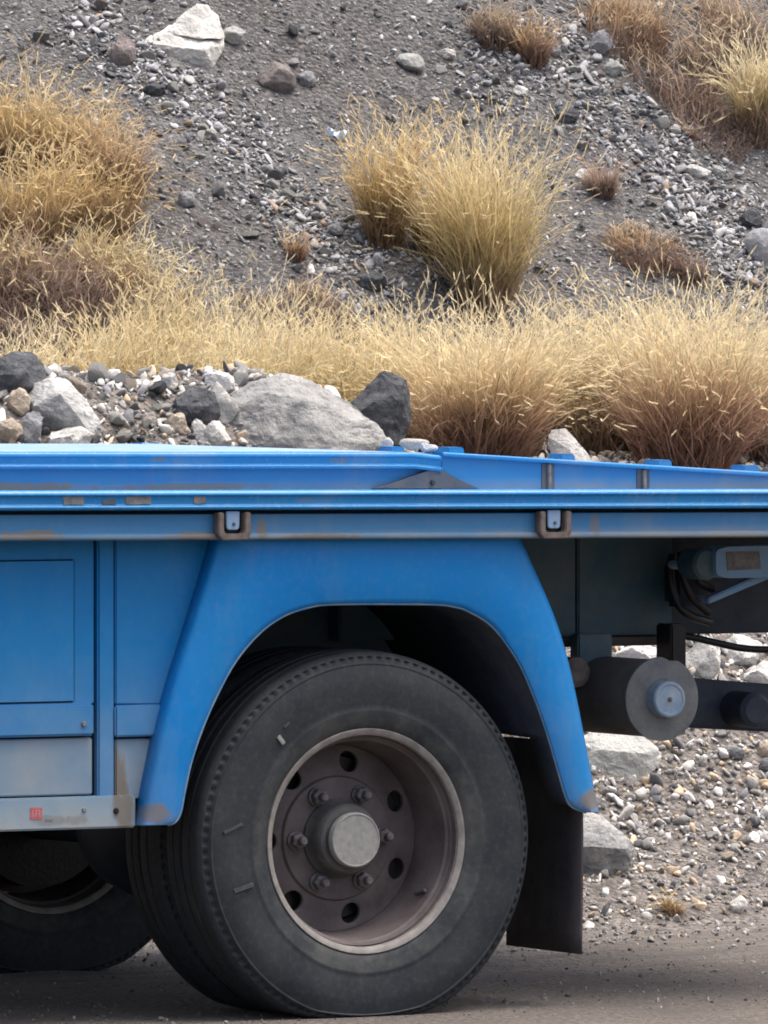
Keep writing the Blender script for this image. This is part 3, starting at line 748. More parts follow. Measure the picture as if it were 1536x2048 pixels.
drum_me = lathe('brake_drum', [(0.0, 0.172), (0.180, 0.172), (0.186, 0.182), (0.186, 0.30), (0.05, 0.305)], 40); drum_me.materials.append(M['hose'])
hub_me = lathe('hub', [(0.088, 0.130), (0.088, 0.122), (0.082, 0.116), (0.079, 0.100), (0.078, 0.082), (0.072, 0.074), (0.062, 0.072), (0.0605, 0.062)], 48); hub_me.materials.append(M['hub'])
cap_me = lathe('hub_cap', [(0.0605, 0.080), (0.0605, 0.050), (0.0590, 0.0465), (0.0565, 0.0455), (0.0545, 0.047), (0.020, 0.0470), (0.0, 0.0468)], 48); cap_me.materials.append(M['cap'])
nut_bm = bmesh.new()
def nut_mesh():
    V = []; Fc = []
    rings = [(0.0205, 0.0, 24), (0.0205, -0.007, 24), (0.017, -0.009, 24), (0.0165, -0.024, 24), (0.0125, -0.028, 24), (0.0095, -0.0285, 24), (0.009, -0.043, 24), (0.006, -0.046, 24), (0.0, -0.046, 24)]
    for (r, y, n) in rings:
        for i in range(n):
            a = 2 * math.pi * i / n
            rr = r
            if r in (0.017, 0.0165): rr = r / math.cos(((a + math.pi / 6) % (math.pi / 3)) - math.pi / 6) * 0.93
            V.append((rr * math.cos(a), y, rr * math.sin(a)))
    for k in range(len(rings) - 1):
        for i in range(24):
            a = k * 24 + i; b = k * 24 + (i + 1) % 24; Fc.append((a, b, b + 24, a + 24))
    return pydata('wheel_nut', V, Fc, 35)
nut_me = nut_mesh(); nut_me.materials.append(M['nut'])
valve_me = tube('valve_stem', [(0, 0.030, 0), (0, 0.010, 0.004), (0.002, -0.006, 0.010)], [0.006, 0.005, 0.0045], 8); valve_me.materials.append(M['hub'])

def wheel(y, rz, full=True):
    w = empty('wheel', (0, y, HZ), truck, rz)
    link('tyre', tyre_me, None, w); link('rim_lip', lip_me, None, w); link('rim_barrel', bar_me, None, w)
    link('rim_disc', disc_me, None, w)
    if full:
        link('hub', hub_me, None, w); link('hub_cap', cap_me, None, w)
        for k in range(6):
            o = link('wheel_nut', nut_me, None, w); a = R(60 * k + 1)
            o.location = (0.108 * math.cos(a), 0.129, 0.108 * math.sin(a)); o.rotation_euler = (0, 0.4 * k, 0)
        o = link('valve_stem', valve_me, None, w); o.location = (0.175, 0.060, -0.125)
    return w
YW = 0.10
w0 = wheel(YW, 0.0)
# faint moulded marks on the outer sidewall
for (u, v, ang, ln, wd) in ((562, 1480, 128, 0.022, 0.010), (573, 1450, 40, 0.018, 0.006), (466, 1657, 22, 0.050, 0.007), (487, 1776, 16, 0.050, 0.010)):
    c = P(u, v, YW - 0.016)
    me = slab('sidewall_mark', [(-ln / 2, -wd / 2), (ln / 2, -wd / 2), (ln / 2, wd / 2), (-ln / 2, wd / 2)], -0.0012, 0.006, 0.001)
    o = link('sidewall_mark', me, M['cap'] if u == 562 else M['mark'], w0)
    o.location = (c[0], -0.0172, c[2] - HZ); o.rotation_euler = (0, -R(ang), 0)
w1 = wheel(YW + 0.354, math.pi, False)          # inner of the near pair, dished the other way
link('brake_drum', drum_me, None, w0)
w2 = wheel(1.965, math.pi, True)
w3 = wheel(1.965 - 0.354, 0.0, False)
for w in (w2,): link('brake_drum', drum_me, None, w)
ax = link('rear_axle', lathe('rear_axle', [(0, 0.42), (0.075, 0.42), (0.07, 0.80), (0.10, 0.86), (0.17, 0.96), (0.185, 1.06), (0.17, 1.16), (0.10, 1.26), (0.07, 1.32), (0.075, 1.70), (0, 1.70)], 32), M['black'], truck)
ax.location = (0, 0, HZ)
def leaf_spring(y):
    e = empty('leaf_spring', (0, y, 0), truck)
    for k in range(5):
        L = 0.62 - 0.10 * k
        V = []; Fc = []
        for i in range(13):
            x = -L + 2 * L * i / 12; z = 0.47 - 0.014 * k + 0.16 * (x / 0.62) ** 2
            for (yy, zz) in ((-0.035, z), (0.035, z), (0.035, z - 0.012), (-0.035, z - 0.012)): V.append((x, yy, zz))
        for i in range(12):
            for j in range(4): Fc.append((i * 4 + j, i * 4 + (j + 1) % 4, i * 4 + 4 + (j + 1) % 4, i * 4 + 4 + j))
        Fc += [(0, 1, 2, 3), (48, 49, 50, 51)]
        link('leaf', pydata('leaf', V, Fc, 30), M['black'], e)
leaf_spring(0.74); leaf_spring(1.38)

# ---- chassis
def beam(name, y0, y1, x0, x1, z0, z1, mat, bev=0.004): return link(name, box(name, x0, x1, y0, y1, z0, z1, bev), mat, truck)
beam('chassis_beam', 0.66, 0.74, XL, 1.75, 0.796, 1.035, M['black'])
beam('chassis_beam', 1.40, 1.48, XL, 1.75, 0.796, 1.035, M['black'])
for xc in (-2.6, -1.5, -0.6, 0.6, 1.6): beam('cross_member', 0.742, 1.398, xc - 0.05, xc + 0.05, 0.84, 1.0, M['black'])
for xc in np.arange(-3.4, 1.7, 0.42): beam('floor_bearer', 0.078, 2.07, xc - 0.03, xc + 0.03, 1.062, 1.118, M['black'])
YC = 0.585
cp = P(1155, 1090, YC)[0]
beam('side_plate', YC + 0.003, 0.655, 0.20, float(cp) - 0.002, 0.800, 1.034, M['chassis'])
beam('side_plate', YC, 0.655, float(cp) + 0.0015, float(P(1345, 1090, YC)[0]), 0.800, 1.033, M['chassis'])
link('lower_flange', prism_x('lower_flange', round_poly([(YC - 0.012, 0.797), (YC - 0.012, 0.776), (0.66, 0.776), (0.66, 0.797)], 0.004, 2), [0.45, 0.95, 1.09]), M['chassis_dust'], truck)

# mud flap hung behind the tyre, across the truck
mx = float(P(1177, 1700, 0.10)[0])
V = []; Fc = []
rows = 10
for i in range(rows + 1):
    t = i / rows; z = 0.585 + (0.118 - 0.585) * t
    for j in range(7):
        y = 0.105 + (0.435 - 0.105) * j / 6
        x = mx - 0.012 * (1 - t) - 0.012 * t * t + 0.002 * math.sin(y * 9 + t * 3)
        V.append((x, y + 0.008 * (1 - t), z))
for i in range(rows):
    for j in range(6):
        a = i * 7 + j; Fc.append((a, a + 1, a + 8, a + 7))
mf = link('mud_flap', pydata('mud_flap', V, Fc, 60), M['flap'], truck)
sm = mf.modifiers.new('thickness', 'SOLIDIFY'); sm.thickness = 0.007

# stabiliser roller on its arm
rc = P(1325, 1398, 0.25)
rol = empty('tail_roller', (rc[0], 0.25, rc[2]), truck)
link('drum', lathe('drum', [(0, 0.012), (0.084, 0.012), (0.087, 0.020), (0.087, 0.34), (0.08, 0.36), (0.05, 0.37), (0, 0.37)], 48), M['drum'], rol)
pf = [(0.0, 0.0), (0.040, 0.0), (0.046, -0.002), (0.055, 0.0015), (0.088, 0.0), (0.0940, 0.002), (0.0940, 0.010), (0.089, 0.0115)]
def chipped(i, k, r, y):
    return r - 0.007 * max(0, 1 - abs(i - 12) / 2.2) if k >= 4 else r
link('end_plate', lathe('end_plate', pf, 56, False, 35, chipped), M['roller'], rol)
link('end_hub', lathe('end_hub', [(0.041, 0.0), (0.041, -0.030), (0.038, -0.034), (0.034, -0.0345), (0.031, -0.032), (0.010, -0.031), (0.006, -0.033), (0.0, -0.033)], 40), M['roller_hub'], rol)
link('hub_bolt', lathe('hub_bolt', [(0, -0.0365), (0.004, -0.036), (0.006, -0.033), (0.006, -0.031)], 12), M['rusty'], rol)
a0 = P(1340, 1405, 0.52); a1 = P(1720, 1430, 0.52)
arm = slab('roller_arm', [(a0[0], a0[2] + 0.06), (a0[0], a0[2] - 0.055), (a1[0], a1[2] - 0.05), (a1[0], a1[2] + 0.055)], 0.50, 0.58, 0.006)
link('roller_arm', arm, M['black'], truck)
bk = P(1358, 1310, 0.45); link('roller_hanger', box('roller_hanger', bk[0] - 0.02, bk[0] + 0.02, 0.45, 0.52, bk[2] - 0.08, bk[2] + 0.07, 0.004), M['hose'], truck)
bk = P(1195, 1330, 0.5); link('roller_hanger', box('roller_hanger', bk[0] - 0.05, bk[0] + 0.04, 0.5, 0.54, bk[2] - 0.09, bk[2] + 0.07, 0.004), M['chassis'], truck)
bk = P(1158, 1345, 0.42); bo = link('roller_pivot', lathe('roller_pivot', [(0, 0), (0.02, 0), (0.034, 0.01), (0.034, 0.10), (0, 0.10)], 20), M['rusty'], truck); bo.location = (bk[0], 0.42, bk[2])
bk = P(1515, 1420, 0.40); bo = link('arm_boss', lathe('arm_boss', [(0, 0), (0.030, 0), (0.040, 0.01), (0.040, 0.12), (0, 0.12)], 20), M['black'], truck); bo.location = (bk[0], 0.40, bk[2])
# blue outrigger tube and strut at the tail, hoses in front of the chassis
o0 = P(1432, 1125, 0.36); o1 = P(1760, 1118, 0.36)
pr = round_poly([(o0[0], o0[2] - 0.028), (o0[0], o0[2] + 0.028), (o0[0] + 0.03, o0[2] + 0.035), (o1[0], o1[2] + 0.037), (o1[0], o1[2] - 0.035), (o0[0] + 0.03, o0[2] - 0.036)], [0.012, 0.012, 0.01, 0.002, 0.002, 0.01], 4)
link('outrigger', slab('outrigger', pr, 0.36, 0.44, 0.006, 3), M['pale_blue'], truck)
w_ = [P(u, v, 0.36)[[0, 2]] for (u, v) in ((1452, 1104), (1518, 1103), (1521, 1138), (1455, 1141))]
link('worn_patch', slab('worn_patch', [tuple(t) for t in w_], 0.3580, 0.3610), M['worn'], truck)
so = lathe('outrigger_socket', [(0, 0), (0.030, 0.0), (0.036, 0.008), (0.036, 0.075), (0, 0.075)], 24)
o = link('outrigger_socket', so, M['chassis'], truck); o.location = (o0[0] - 0.012, 0.375, o0[2] - 0.004)
t0 = P(1418, 1203, 0.42); t1 = P(1700, 1083, 0.42)
link('strut', slab('strut', [(t0[0], t0[2] + 0.008), (t1[0], t1[2] + 0.02), (t1[0], t1[2] - 0.008), (t0[0], t0[2] - 0.006)], 0.42, 0.45, 0.003), M['pale_blue'], truck)
hoses = [((1345, 1110, 0.50), (1340, 1150, 0.49), (1352, 1200, 0.48), (1375, 1228, 0.47), (1420, 1245, 0.50)),
         ((1362, 1105, 0.47), (1366, 1150, 0.46), (1385, 1195, 0.46), (1418, 1225, 0.47)),
         ((1395, 1110, 0.46), (1392, 1140, 0.45), (1402, 1165, 0.45), (1425, 1180, 0.46))]
for hs in hoses:
    link('hydraulic_hose', tube('hydraulic_hose', spline([P(*q) for q in hs], 8), 0.0095, 10), M['hose'], truck)
c = P(1385, 1165, 0.50); link('valve_block', box('valve_block', c[0] - 0.045, c[0] + 0.04, 0.50, 0.56, c[2] - 0.055, c[2] + 0.05, 0.012), M['black'], truck)
for (u, v) in ((1352, 1130), (1405, 1200)):
    c = P(u, v, 0.47); o = link('hose_fitting', lathe('hose_fitting', [(0, 0), (0.006, 0), (0.010, 0.006), (0.010, 0.03)], 12), M['roller_hub'], truck); o.location = (c[0], 0.46, c[2])
link('air_hose', tube('air_hose', spline([P(u, v, 0.6) for (u, v) in ((1330, 1268), (1380, 1274), (1430, 1285), (1490, 1297), (1560, 1298), (1660, 1285), (1720, 1262))], 8), 0.0085, 10), M['hose'], truck)

# ------------------------------------------------------------------ rocks
def ico(sub):
    bm = bmesh.new(); bmesh.ops.create_icosphere(bm, subdivisions=sub, radius=1.0)
    V = np.array([v.co[:] for v in bm.verts]); F_ = np.array([[v.index for v in f.verts] for f in bm.faces]); bm.free()
    return V, F_
ICO = {k: ico(k) for k in (1, 2, 3, 4, 5)}

def rock_verts(sub, seed, cuts=9, lo=0.55, hi=0.9, rough=0.05, freq=2.2):
    rng = np.random.default_rng(seed)
    V = ICO[sub][0].copy()
    for _ in range(cuts):
        n = rng.normal(size=3); n /= np.linalg.norm(n); d = rng.uniform(lo, hi)
        s = V @ n; k = s > d
        V[k] -= np.outer(s[k] - d, n) * 0.94
    if rough:
        off = Vector(rng.uniform(-50, 50, 3)); ax = rng.normal(size=3); ax /= np.linalg.norm(ax)
        for i in range(len(V)):
            p = Vector(V[i]); q = p * freq + off
            f = 1 + rough * (mnoise.noise(q) + 0.55 * mnoise.noise(q * 2.3) + 0.45 * (0.5 - abs(mnoise.noise(q * 3.1))) + 0.28 * mnoise.noise(q * 6.7) + 0.2 * mnoise.noise(q * 15))
            st = float(V[i] @ ax) * 5.0 + 1.2 * mnoise.noise(q * 0.9)
            f += rough * 0.35 * (abs(st - round(st)) - 0.25)
            V[i] = p * f
    V /= np.abs(V).max(0)
    return V

def rot_rand(rng):
    q = rng.normal(size=4); q /= np.linalg.norm(q); w, x, y, z = q
    return np.array([[1 - 2 * (y * y + z * z), 2 * (x * y - w * z), 2 * (x * z + w * y)], [2 * (x * y + w * z), 1 - 2 * (x * x + z * z), 2 * (y * z - w * x)], [2 * (x * z - w * y), 2 * (y * z + w * x), 1 - 2 * (x * x + y * y)]])

def boulder(name, label, u0, v0, u1, v1, mat, seed, cat='rock', sink=0.18, depth=0.8, sub=4, tilt=0.0, cuts=9, outline=None, group=None, rough=0.13, vbase=None, lo=0.55):
    """rock that fills photo box (u0, v0)-(u1, v1), standing on the terrain; outline = (across, up) shape it is trimmed to"""
    uc = (u0 + u1) / 2; vb = v1 if vbase is None else vbase
    g = hit(uc, vb); s = mpp(g)
    w = (u1 - u0) * s / 2; h = (vb - v0) * s * 1.02
    V = rock_verts(sub, seed, cuts, lo, 0.92, rough)
    if outline is not None:                     # trim a generic rock to the shape's own slanted sides
        for (nx, nz, d) in outline:
            n = np.array([nx, 0.15, nz]); n /= np.linalg.norm(n); k = V @ n - d; m_ = k > 0
            V[m_] -= np.outer(k[m_], n) * 0.92
        V -= (V.max(0) + V.min(0)) / 2; V /= np.abs(V).max(0)
    hz = h * (1 + sink) / 2
    loc = V * np.array([w, w * depth, hz])
    a = -TH + tilt
    X = loc[:, 0] * math.cos(a) - loc[:, 1] * math.sin(a); Yy = loc[:, 0] * math.sin(a) + loc[:, 1] * math.cos(a)
    loc = np.stack([X, Yy, loc[:, 2]], 1)
    me = pydata(name, loc, ICO[sub][1], 28, False)
    o = link(name, me, M[mat])
    o.location = (g[0] + FW[0] * w * depth * 0.55, g[1] + FW[1] * w * depth * 0.55, g[2] + h - hz)
    tag(o, label, cat, group)
    return o

def hull_rock(name, label, uc, vb, blocks, mat, seed, amp=0.035, levels=4, cat='rock', back=0.0):
    """boulder given as blocks of corner points (u, v, depth) in photo pixels, standing on the terrain at (uc, vb)"""
    g = hit(uc, vb); s = mpp(g)
    g = g + np.array([FW[0], FW[1], 0]) * back
    bm = bmesh.new()
    for pts in blocks:
        b = bmesh.new()
        for (u, v, d) in pts:
            o_ = RT * (u - uc) * s + np.array([FW[0], FW[1], 0]) * d * s
            b.verts.new((o_[0], o_[1], (vb - v) * s))
        r_ = bmesh.ops.convex_hull(b, input=b.verts)
        bmesh.ops.delete(b, geom=[x for x in r_['geom_interior'] if isinstance(x, bmesh.types.BMVert)], context='VERTS')
        bmesh.ops.triangulate(b, faces=b.faces)
        for _ in range(levels): bmesh.ops.subdivide_edges(b, edges=b.edges[:], cuts=1, use_grid_fill=True); bmesh.ops.triangulate(b, faces=b.faces)
        for _ in range(1): bmesh.ops.smooth_vert(b, verts=b.verts, factor=0.25, use_axis_x=True, use_axis_y=True, use_axis_z=True)
        b.normal_update()
        tmp = bpy.data.meshes.new('tmp'); b.to_mesh(tmp); b.free(); bm.from_mesh(tmp); bpy.data.meshes.remove(tmp)
    bm.normal_update()
    size = max((v.co - w.co).length for v in list(bm.verts)[:1] for w in bm.verts)
    off = Vector((seed * 3.1, seed * 1.7, seed)); f = 5.0 / size
    for v in bm.verts:
        q = v.co * f + off
        d = mnoise.noise(q) + 0.6 * mnoise.noise(q * 2.1) + 0.5 * (0.4 - abs(mnoise.noise(q * 3.3))) + 0.35 * mnoise.noise(q * 6.1) + 0.25 * mnoise.noise(q * 13)
        v.co += v.normal * d * amp * size
    me = bpy.data.meshes.new(name); bm.to_mesh(me); bm.free(); finish(me, 30)
    o = link(name, me, M[mat]); o.location = g
    return tag(o, label, cat)

HULLS = [
 ('boulder', 'large pale grey boulder with a peaked top high on the dark slope', 375, 128, [[(306, 88, 0), (305, 68, 40), (310, 118, 6), (410, 100, 0), (415, 138, 10), (427, 134, 15), (448, 88, 50), (446, 60, 80), (338, 48, 70), (320, 115, 90), (440, 115, 90), (400, 48, 90)],
    [(330, 66, 42), (372, 18, 72), (392, 5, 85), (412, 8, 90), (437, 30, 82), (448, 72, 70), (440, 76, 36), (400, 76, 22), (345, 80, 110), (430, 80, 120)]], 'rock_pale', 3, 0.020),
 ('boulder', 'big grey boulder sloping to the right just behind the blue deck', 600, 925, [[(438, 832, 20), (455, 798, 60), (500, 766, 50), (560, 750, 80), (602, 752, 90), (648, 774, 80), (708, 812, 70), (758, 852, 40), (770, 890, 30), (772, 930, 40), (440, 935, 20), (470, 870, -10), (545, 872, -38), (540, 935, -40), (650, 880, -30), (650, 935, -45), (604, 795, 6), (520, 785, 16), (500, 900, 130), (740, 900, 130)]], 'rock_boulder', 31, 0.020),
 ('boulder', 'pale angular rock with overhanging face on the heap at left', 125, 885, [[(58, 800, 20), (54, 785, 50), (72, 766, 40), (100, 755, 50), (130, 756, 60), (162, 788, 40), (200, 842, 30), (203, 872, 40), (182, 868, 0), (122, 788, -4), (70, 812, 0), (95, 835, 10), (130, 905, 55), (190, 905, 62), (70, 905, 62), (110, 852, 22)]], 'rock_boulder', 33, 0.020),
 ('rock', 'upright white rock behind the sloping tail deck', 1145, 955, [[(1097, 874, 20), (1103, 861, 30), (1132, 857, 30), (1152, 880, 20), (1186, 922, 20), (1202, 962, 30), (1112, 900, 10), (1108, 962, 10), (1160, 962, -10), (1140, 900, 0), (1130, 878, 70), (1190, 962, 80), (1110, 962, 70)]], 'rock_white', 49, 0.012),
 ('boulder', 'large buff grey rock on the gravel right of the wheel arch', 1240, 1556, [[(1150, 1480, 40), (1180, 1467, 50), (1290, 1474, 60), (1318, 1498, 40), (1323, 1525, 35), (1290, 1562, 10), (1250, 1566, 5), (1190, 1545, 0), (1150, 1535, 0), (1200, 1500, 0), (1290, 1508, 12), (1235, 1462, 62), (1300, 1545, 120), (1200, 1535, 130)]], 'rock_green', 51, 0.018),
 ('boulder', 'white topped rock beside the mud flap with dark front face', 1195, 1752, [[(1110, 1628, 60), (1180, 1626, 40), (1206, 1634, 50), (1264, 1685, 34), (1270, 1700, 38), (1264, 1732, 24), (1235, 1764, 22), (1180, 1756, 10), (1110, 1758, 12), (1110, 1694, -14), (1185, 1692, -16), (1250, 1698, 0), (1200, 1700, 120), (1260, 1690, 100)]], 'rock_boulder', 52, 0.016),
]
UNIQUE = [
 # hillside
 ('rock', 'small pale rock touching the right side of the peaked boulder', 440, 52, 492, 92, 'rock_green', 5, {}),
 ('rock', 'mauve and tan block left of the peaked pale boulder', 214, 66, 272, 130, 'rock_mauve', 6, {}),
 ('rock', 'brownish grey wedge rock below and right of the peaked boulder', 512, 122, 592, 180, 'rock_mauve', 7, dict(outline=[(-0.8, 0.6, 0.5)])),
 ('rock', 'dark small rock touching the brownish wedge rock', 592, 142, 634, 174, 'rock_grey', 8, {}),
 ('rock', 'smooth flat grey stone alone on bare scree, upper middle', 788, 106, 850, 143, 'rock_green', 9, dict(rough=0.07)),
 ('rock', 'flat pale stone right of and above the smooth flat grey stone', 872, 97, 914, 120, 'rock_pale', 10, {}),
 ('rock', 'dark blue grey rock at the foot of slope above straw grass', 706, 536, 774, 580, 'rock_dark', 11, dict(outline=[(0.6, 0.8, 0.5)])),
 ('rock', 'rounded dark grey cobble at the right edge of the slope', 1488, 456, 1562, 524, 'rock_grey', 12, dict(rough=0.07)),
 ('rock', 'long flat pale slab on the stony band at right', 1360, 326, 1424, 354, 'rock_pale', 13, dict(depth=0.5)),
 ('rock', 'short pale stone at the end of the long flat slab', 1424, 330, 1450, 354, 'rock_green', 14, {}),
 ('rock', 'grey squarish stone above the long flat slab', 1278, 268, 1316, 300, 'rock_grey', 15, {}),
 ('rock', 'pale oval stone beside the reddish tussock on the left slope', 352, 382, 392, 414, 'rock_grey', 16, {}),
 ('rock', 'pale stone below the stony chute, above the small orange tuft', 652, 446, 692, 472, 'rock_grey', 17, {}),
 ('rock', 'white pointed stone on scree above the middle tussock', 1026, 170, 1060, 192, 'rock_white', 18, {}),
 ('rock', 'dark flat rock in the stony band right of the middle tussock', 1094, 212, 1160, 244, 'rock_dark', 19, {}),
 ('rock', 'grey stone beside tan grass at the upper right gully', 1204, 122, 1250, 154, 'rock_green', 20, {}),
 ('rock', 'pair-leading grey stone higher in the upper right gully', 1176, 60, 1226, 112, 'rock_grey', 21, {}),
 ('rock', 'white stone next to the small pinkish tuft', 1150, 336, 1178, 362, 'rock_white', 22, {}),
 ('rock', 'dark lumpy stone above the rounded cobble at right edge', 1478, 418, 1530, 458, 'rock_dark', 23, {}),
 ('rock', 'very dark stone under the peaked boulder, on the left', 284, 160, 334, 190, 'rock_dark', 24, {}),
 # rubble heap behind the deck
 ('boulder', 'dark grey rounded boulder behind the right end of big grey boulder', 684, 744, 824, 880, 'rock_dark', 32, dict(vbase=880, sub=5, outline=[(-0.7, 0.7, 0.6)])),
 ('rock', 'dark grey boulder topping the rubble heap at the left edge', -20, 698, 100, 800, 'rock_dark', 34, dict(vbase=800)),
 ('rock', 'grey flat rock below the dark boulder at the left edge', 10, 722, 66, 775, 'rock_grey', 35, dict(vbase=780)),
 ('rock', 'charcoal rock between gravel and the big grey boulder', 328, 774, 442, 850, 'rock_dark', 36, dict(vbase=850)),
 ('rock', 'pale slab leaning between charcoal rock and big grey boulder', 400, 764, 480, 840, 'rock_pale', 37, dict(vbase=838, outline=[(0.7, 0.7, 0.4)])),
 ('rock', 'tan pointed stone beneath the charcoal rock', 332, 826, 384, 868, 'rock_tan', 38, dict(vbase=868)),
 ('rock', 'low pale rock poking over the deck edge near left', 82, 848, 188, 915, 'rock_pale', 39, dict(vbase=915)),
 ('rock', 'pale stone against the lower left of the big grey boulder', 404, 842, 466, 905, 'rock_pale', 40, dict(vbase=905)),
 ('rock', 'dark low rock in front of the big grey boulder', 536, 860, 640, 920, 'rock_dark', 41, dict(vbase=925)),
 ('rock', 'orange tan stone under the dark boulder at far left', -4, 744, 42, 782, 'rock_tan', 42, dict(vbase=784)),
 ('rock', 'tan stone left of the pale angular rock', 12, 776, 62, 832, 'rock_tan', 43, dict(vbase=834)),
 ('rock', 'grey slanted stone above deck at the lower left', 24, 820, 92, 890, 'rock_grey', 44, dict(vbase=890)),
 ('rock', 'buff stone at the left edge above the deck', -14, 836, 46, 890, 'rock_tan', 45, dict(vbase=892)),
 ('rock', 'pale stone on the heap crest left of the big grey boulder', 408, 742, 470, 785, 'rock_white', 46, dict(vbase=785)),
 ('rock', 'pale stone at the crest above the pale angular rock', 318, 745, 362, 775, 'rock_white', 47, dict(vbase=778)),
 ('rock', 'cream stone right of tan pointed stone beside big boulder', 380, 838, 412, 875, 'rock_white', 48, dict(vbase=878)),
 # bank seen below the deck at the right
 ('rock', 'squared pale rock between the chassis and the tail roller', 1368, 1272, 1448, 1356, 'rock_pale', 53, {}),
 ('rock', 'white rock at the right edge above the roller arm', 1484, 1322, 1580, 1385, 'rock_white', 54, {}),
 ('rock', 'white rock glimpsed between the tyre and mud flap', 980, 1476, 1062, 1580, 'rock_white', 55, {}),
 ('rock', 'orange stone at the right edge beneath the roller arm', 1512, 1478, 1552, 1516, 'rock_tan', 56, {}),
 ('rock', 'pale blue grey stone below the orange stone at right edge', 1516, 1514, 1562, 1546, 'rock_grey', 57, {}),
 ('rock', 'grey stone right of the large buff rock on the bank', 1440, 1488, 1492, 1516, 'rock_grey', 58, {}),
 ('rock', 'pale jagged stone half buried at lower right of the bank', 1458, 1792, 1500, 1826, 'rock_pale', 59, {}),
 ('rock', 'white rock seen through the gap above the tail roller', 1225, 1286, 1345, 1345, 'rock_white', 60, {}),
 ('rock', 'mottled grey stone beyond the air hose at right', 1436, 1268, 1530, 1330, 'rock_pale', 61, {}),
]
taken = []
for h_ in HULLS:
    o = hull_rock(*h_)
    w_ = [o.matrix_world @ Vector(c_) for c_ in o.bound_box]
    taken.append((o.location.x + FW[0] * 0.06, o.location.y + FW[1] * 0.06, max(o.dimensions[0], o.dimensions[1]) * 0.36))
for (nm, lab, a, b, c, d, mt, sd_, kw) in UNIQUE:
    o = boulder(nm, lab, a, b, c, d, mt, sd_, **kw)
    taken.append((o.location.x, o.location.y, max(o.dimensions[0], o.dimensions[1]) * 0.42 if o.dimensions[0] else 0.05))

# stones lying on the deck's tail corner
for (u, v, wpx, hpx, y, mt, lab) in ((828, 893, 62, 24, 0.80, 'rock_pale', 'flat pale stone lying on the deck corner at the hinge'),
                                 (856, 905, 40, 20, 0.44, 'rock_white', 'small white stone at the very corner of the raised deck'),
                                 (775, 893, 26, 22, 1.05, 'rock_white', 'white pebble on deck beside the first blue cleat')):
    p = P(u, v, y); s = mpp(p)
    me = pydata('deck_stone', rock_verts(3, u, 8, 0.6, 0.9, 0.05) * np.array([wpx * s / 2, wpx * s / 3, hpx * s / 2 * 1.1]), ICO[3][1], 42, False)
    o = link('deck_stone', me, M[mt]); o.location = (p[0], y, zd + dk(p[0]) + hpx * s / 2 * 0.9); o.rotation_euler = (0, 0, -0.4)
    tag(o, lab, 'stone')

# scrap of pale blue plastic on the slope
g = hit(669, 276); s = mpp(g)
M['plastic'] = grime('pale_blue_plastic', (0.55, 0.68, 0.80), (0.72, 0.80, 0.86), 30, 0.4)
rng = np.random.default_rng(4)
V = []; Fc = []
for i in range(9):
    for j in range(5):
        x = (i / 8 - 0.5) * 40 * s; zz = (j / 4) * 17 * s
        V.append((x, 0.012 * math.sin(i * 1.3 + j) + 0.01 * rng.uniform(-1, 1), zz + 0.006 * math.sin(i * 0.9) - 0.004 * i / 8 + rng.uniform(-.003, .003)))
for i in range(8):
    for j in range(4): a = i * 5 + j; Fc.append((a, a + 1, a + 6, a + 5))
pls = link('plastic_scrap', pydata('plastic_scrap', V, Fc, 60), M['plastic'])
sm = pls.modifiers.new('thickness', 'SOLIDIFY'); sm.thickness = 0.004
pls.location = (g[0], g[1] - 0.01, g[2]); pls.rotation_euler = (-0.5, 0, -TH)
tag(pls, 'crumpled pale blue plastic scrap on the scree left of middle tussock', 'litter')

# ---- loose stones and gravel
def seg_dist(px, py, pts):
    best = np.full(px.shape, 1e9)
    for (a, b) in zip(pts[:-1], pts[1:]):
        a = np.array(a, float); b = np.array(b, float); d = b - a
        t = np.clip(((px - a[0]) * d[0] + (py - a[1]) * d[1]) / (d @ d), 0, 1)
        best = np.minimum(best, np.hypot(px - a[0] - t * d[0], py - a[1] - t * d[1]))
    return best
BANDS = [([(180, 60), (330, 160), (480, 270), (520, 380), (700, 520), (760, 590)], 75), ([(960, 130), (1180, 110), (1190, 200), (1330, 320), (1430, 420), (1536, 620)], 95)]

GREY = np.array([0.265, 0.267, 0.270])
def hill_tint(rng, n):
    k = rng.random(n); v = rng.uniform(0.65, 1.4, n)
    c = GREY[None] * v[:, None]
    c[k > 0.84] = np.array([0.44, 0.435, 0.415]) * rng.uniform(0.7, 1.15, (int((k > 0.84).sum()), 1))
    c[k < 0.04] = np.array([0.30, 0.23, 0.17]) * rng.uniform(0.7, 1.1, (int((k < 0.04).sum()), 1))
    return c
def bank_tint(rng, n):
    k = rng.random(n); v = rng.uniform(0.5, 1.25, n)
    c = np.array([0.47, 0.455, 0.425])[None] * v[:, None]
    c[k < 0.13] = np.array([0.50, 0.39, 0.27]) * rng.uniform(0.7, 1.2, (int((k < 0.13).sum()), 1))
    c[(k > 0.13) & (k < 0.30)] = np.array([0.15, 0.15, 0.155]) * rng.uniform(0.6, 1.4, (int(((k > 0.13) & (k < 0.30)).sum()), 1))
    c[k > 0.88] = np.array([0.60, 0.59, 0.56]) * rng.uniform(0.85, 1.05, (int((k > 0.88).sum()), 1))
    return c

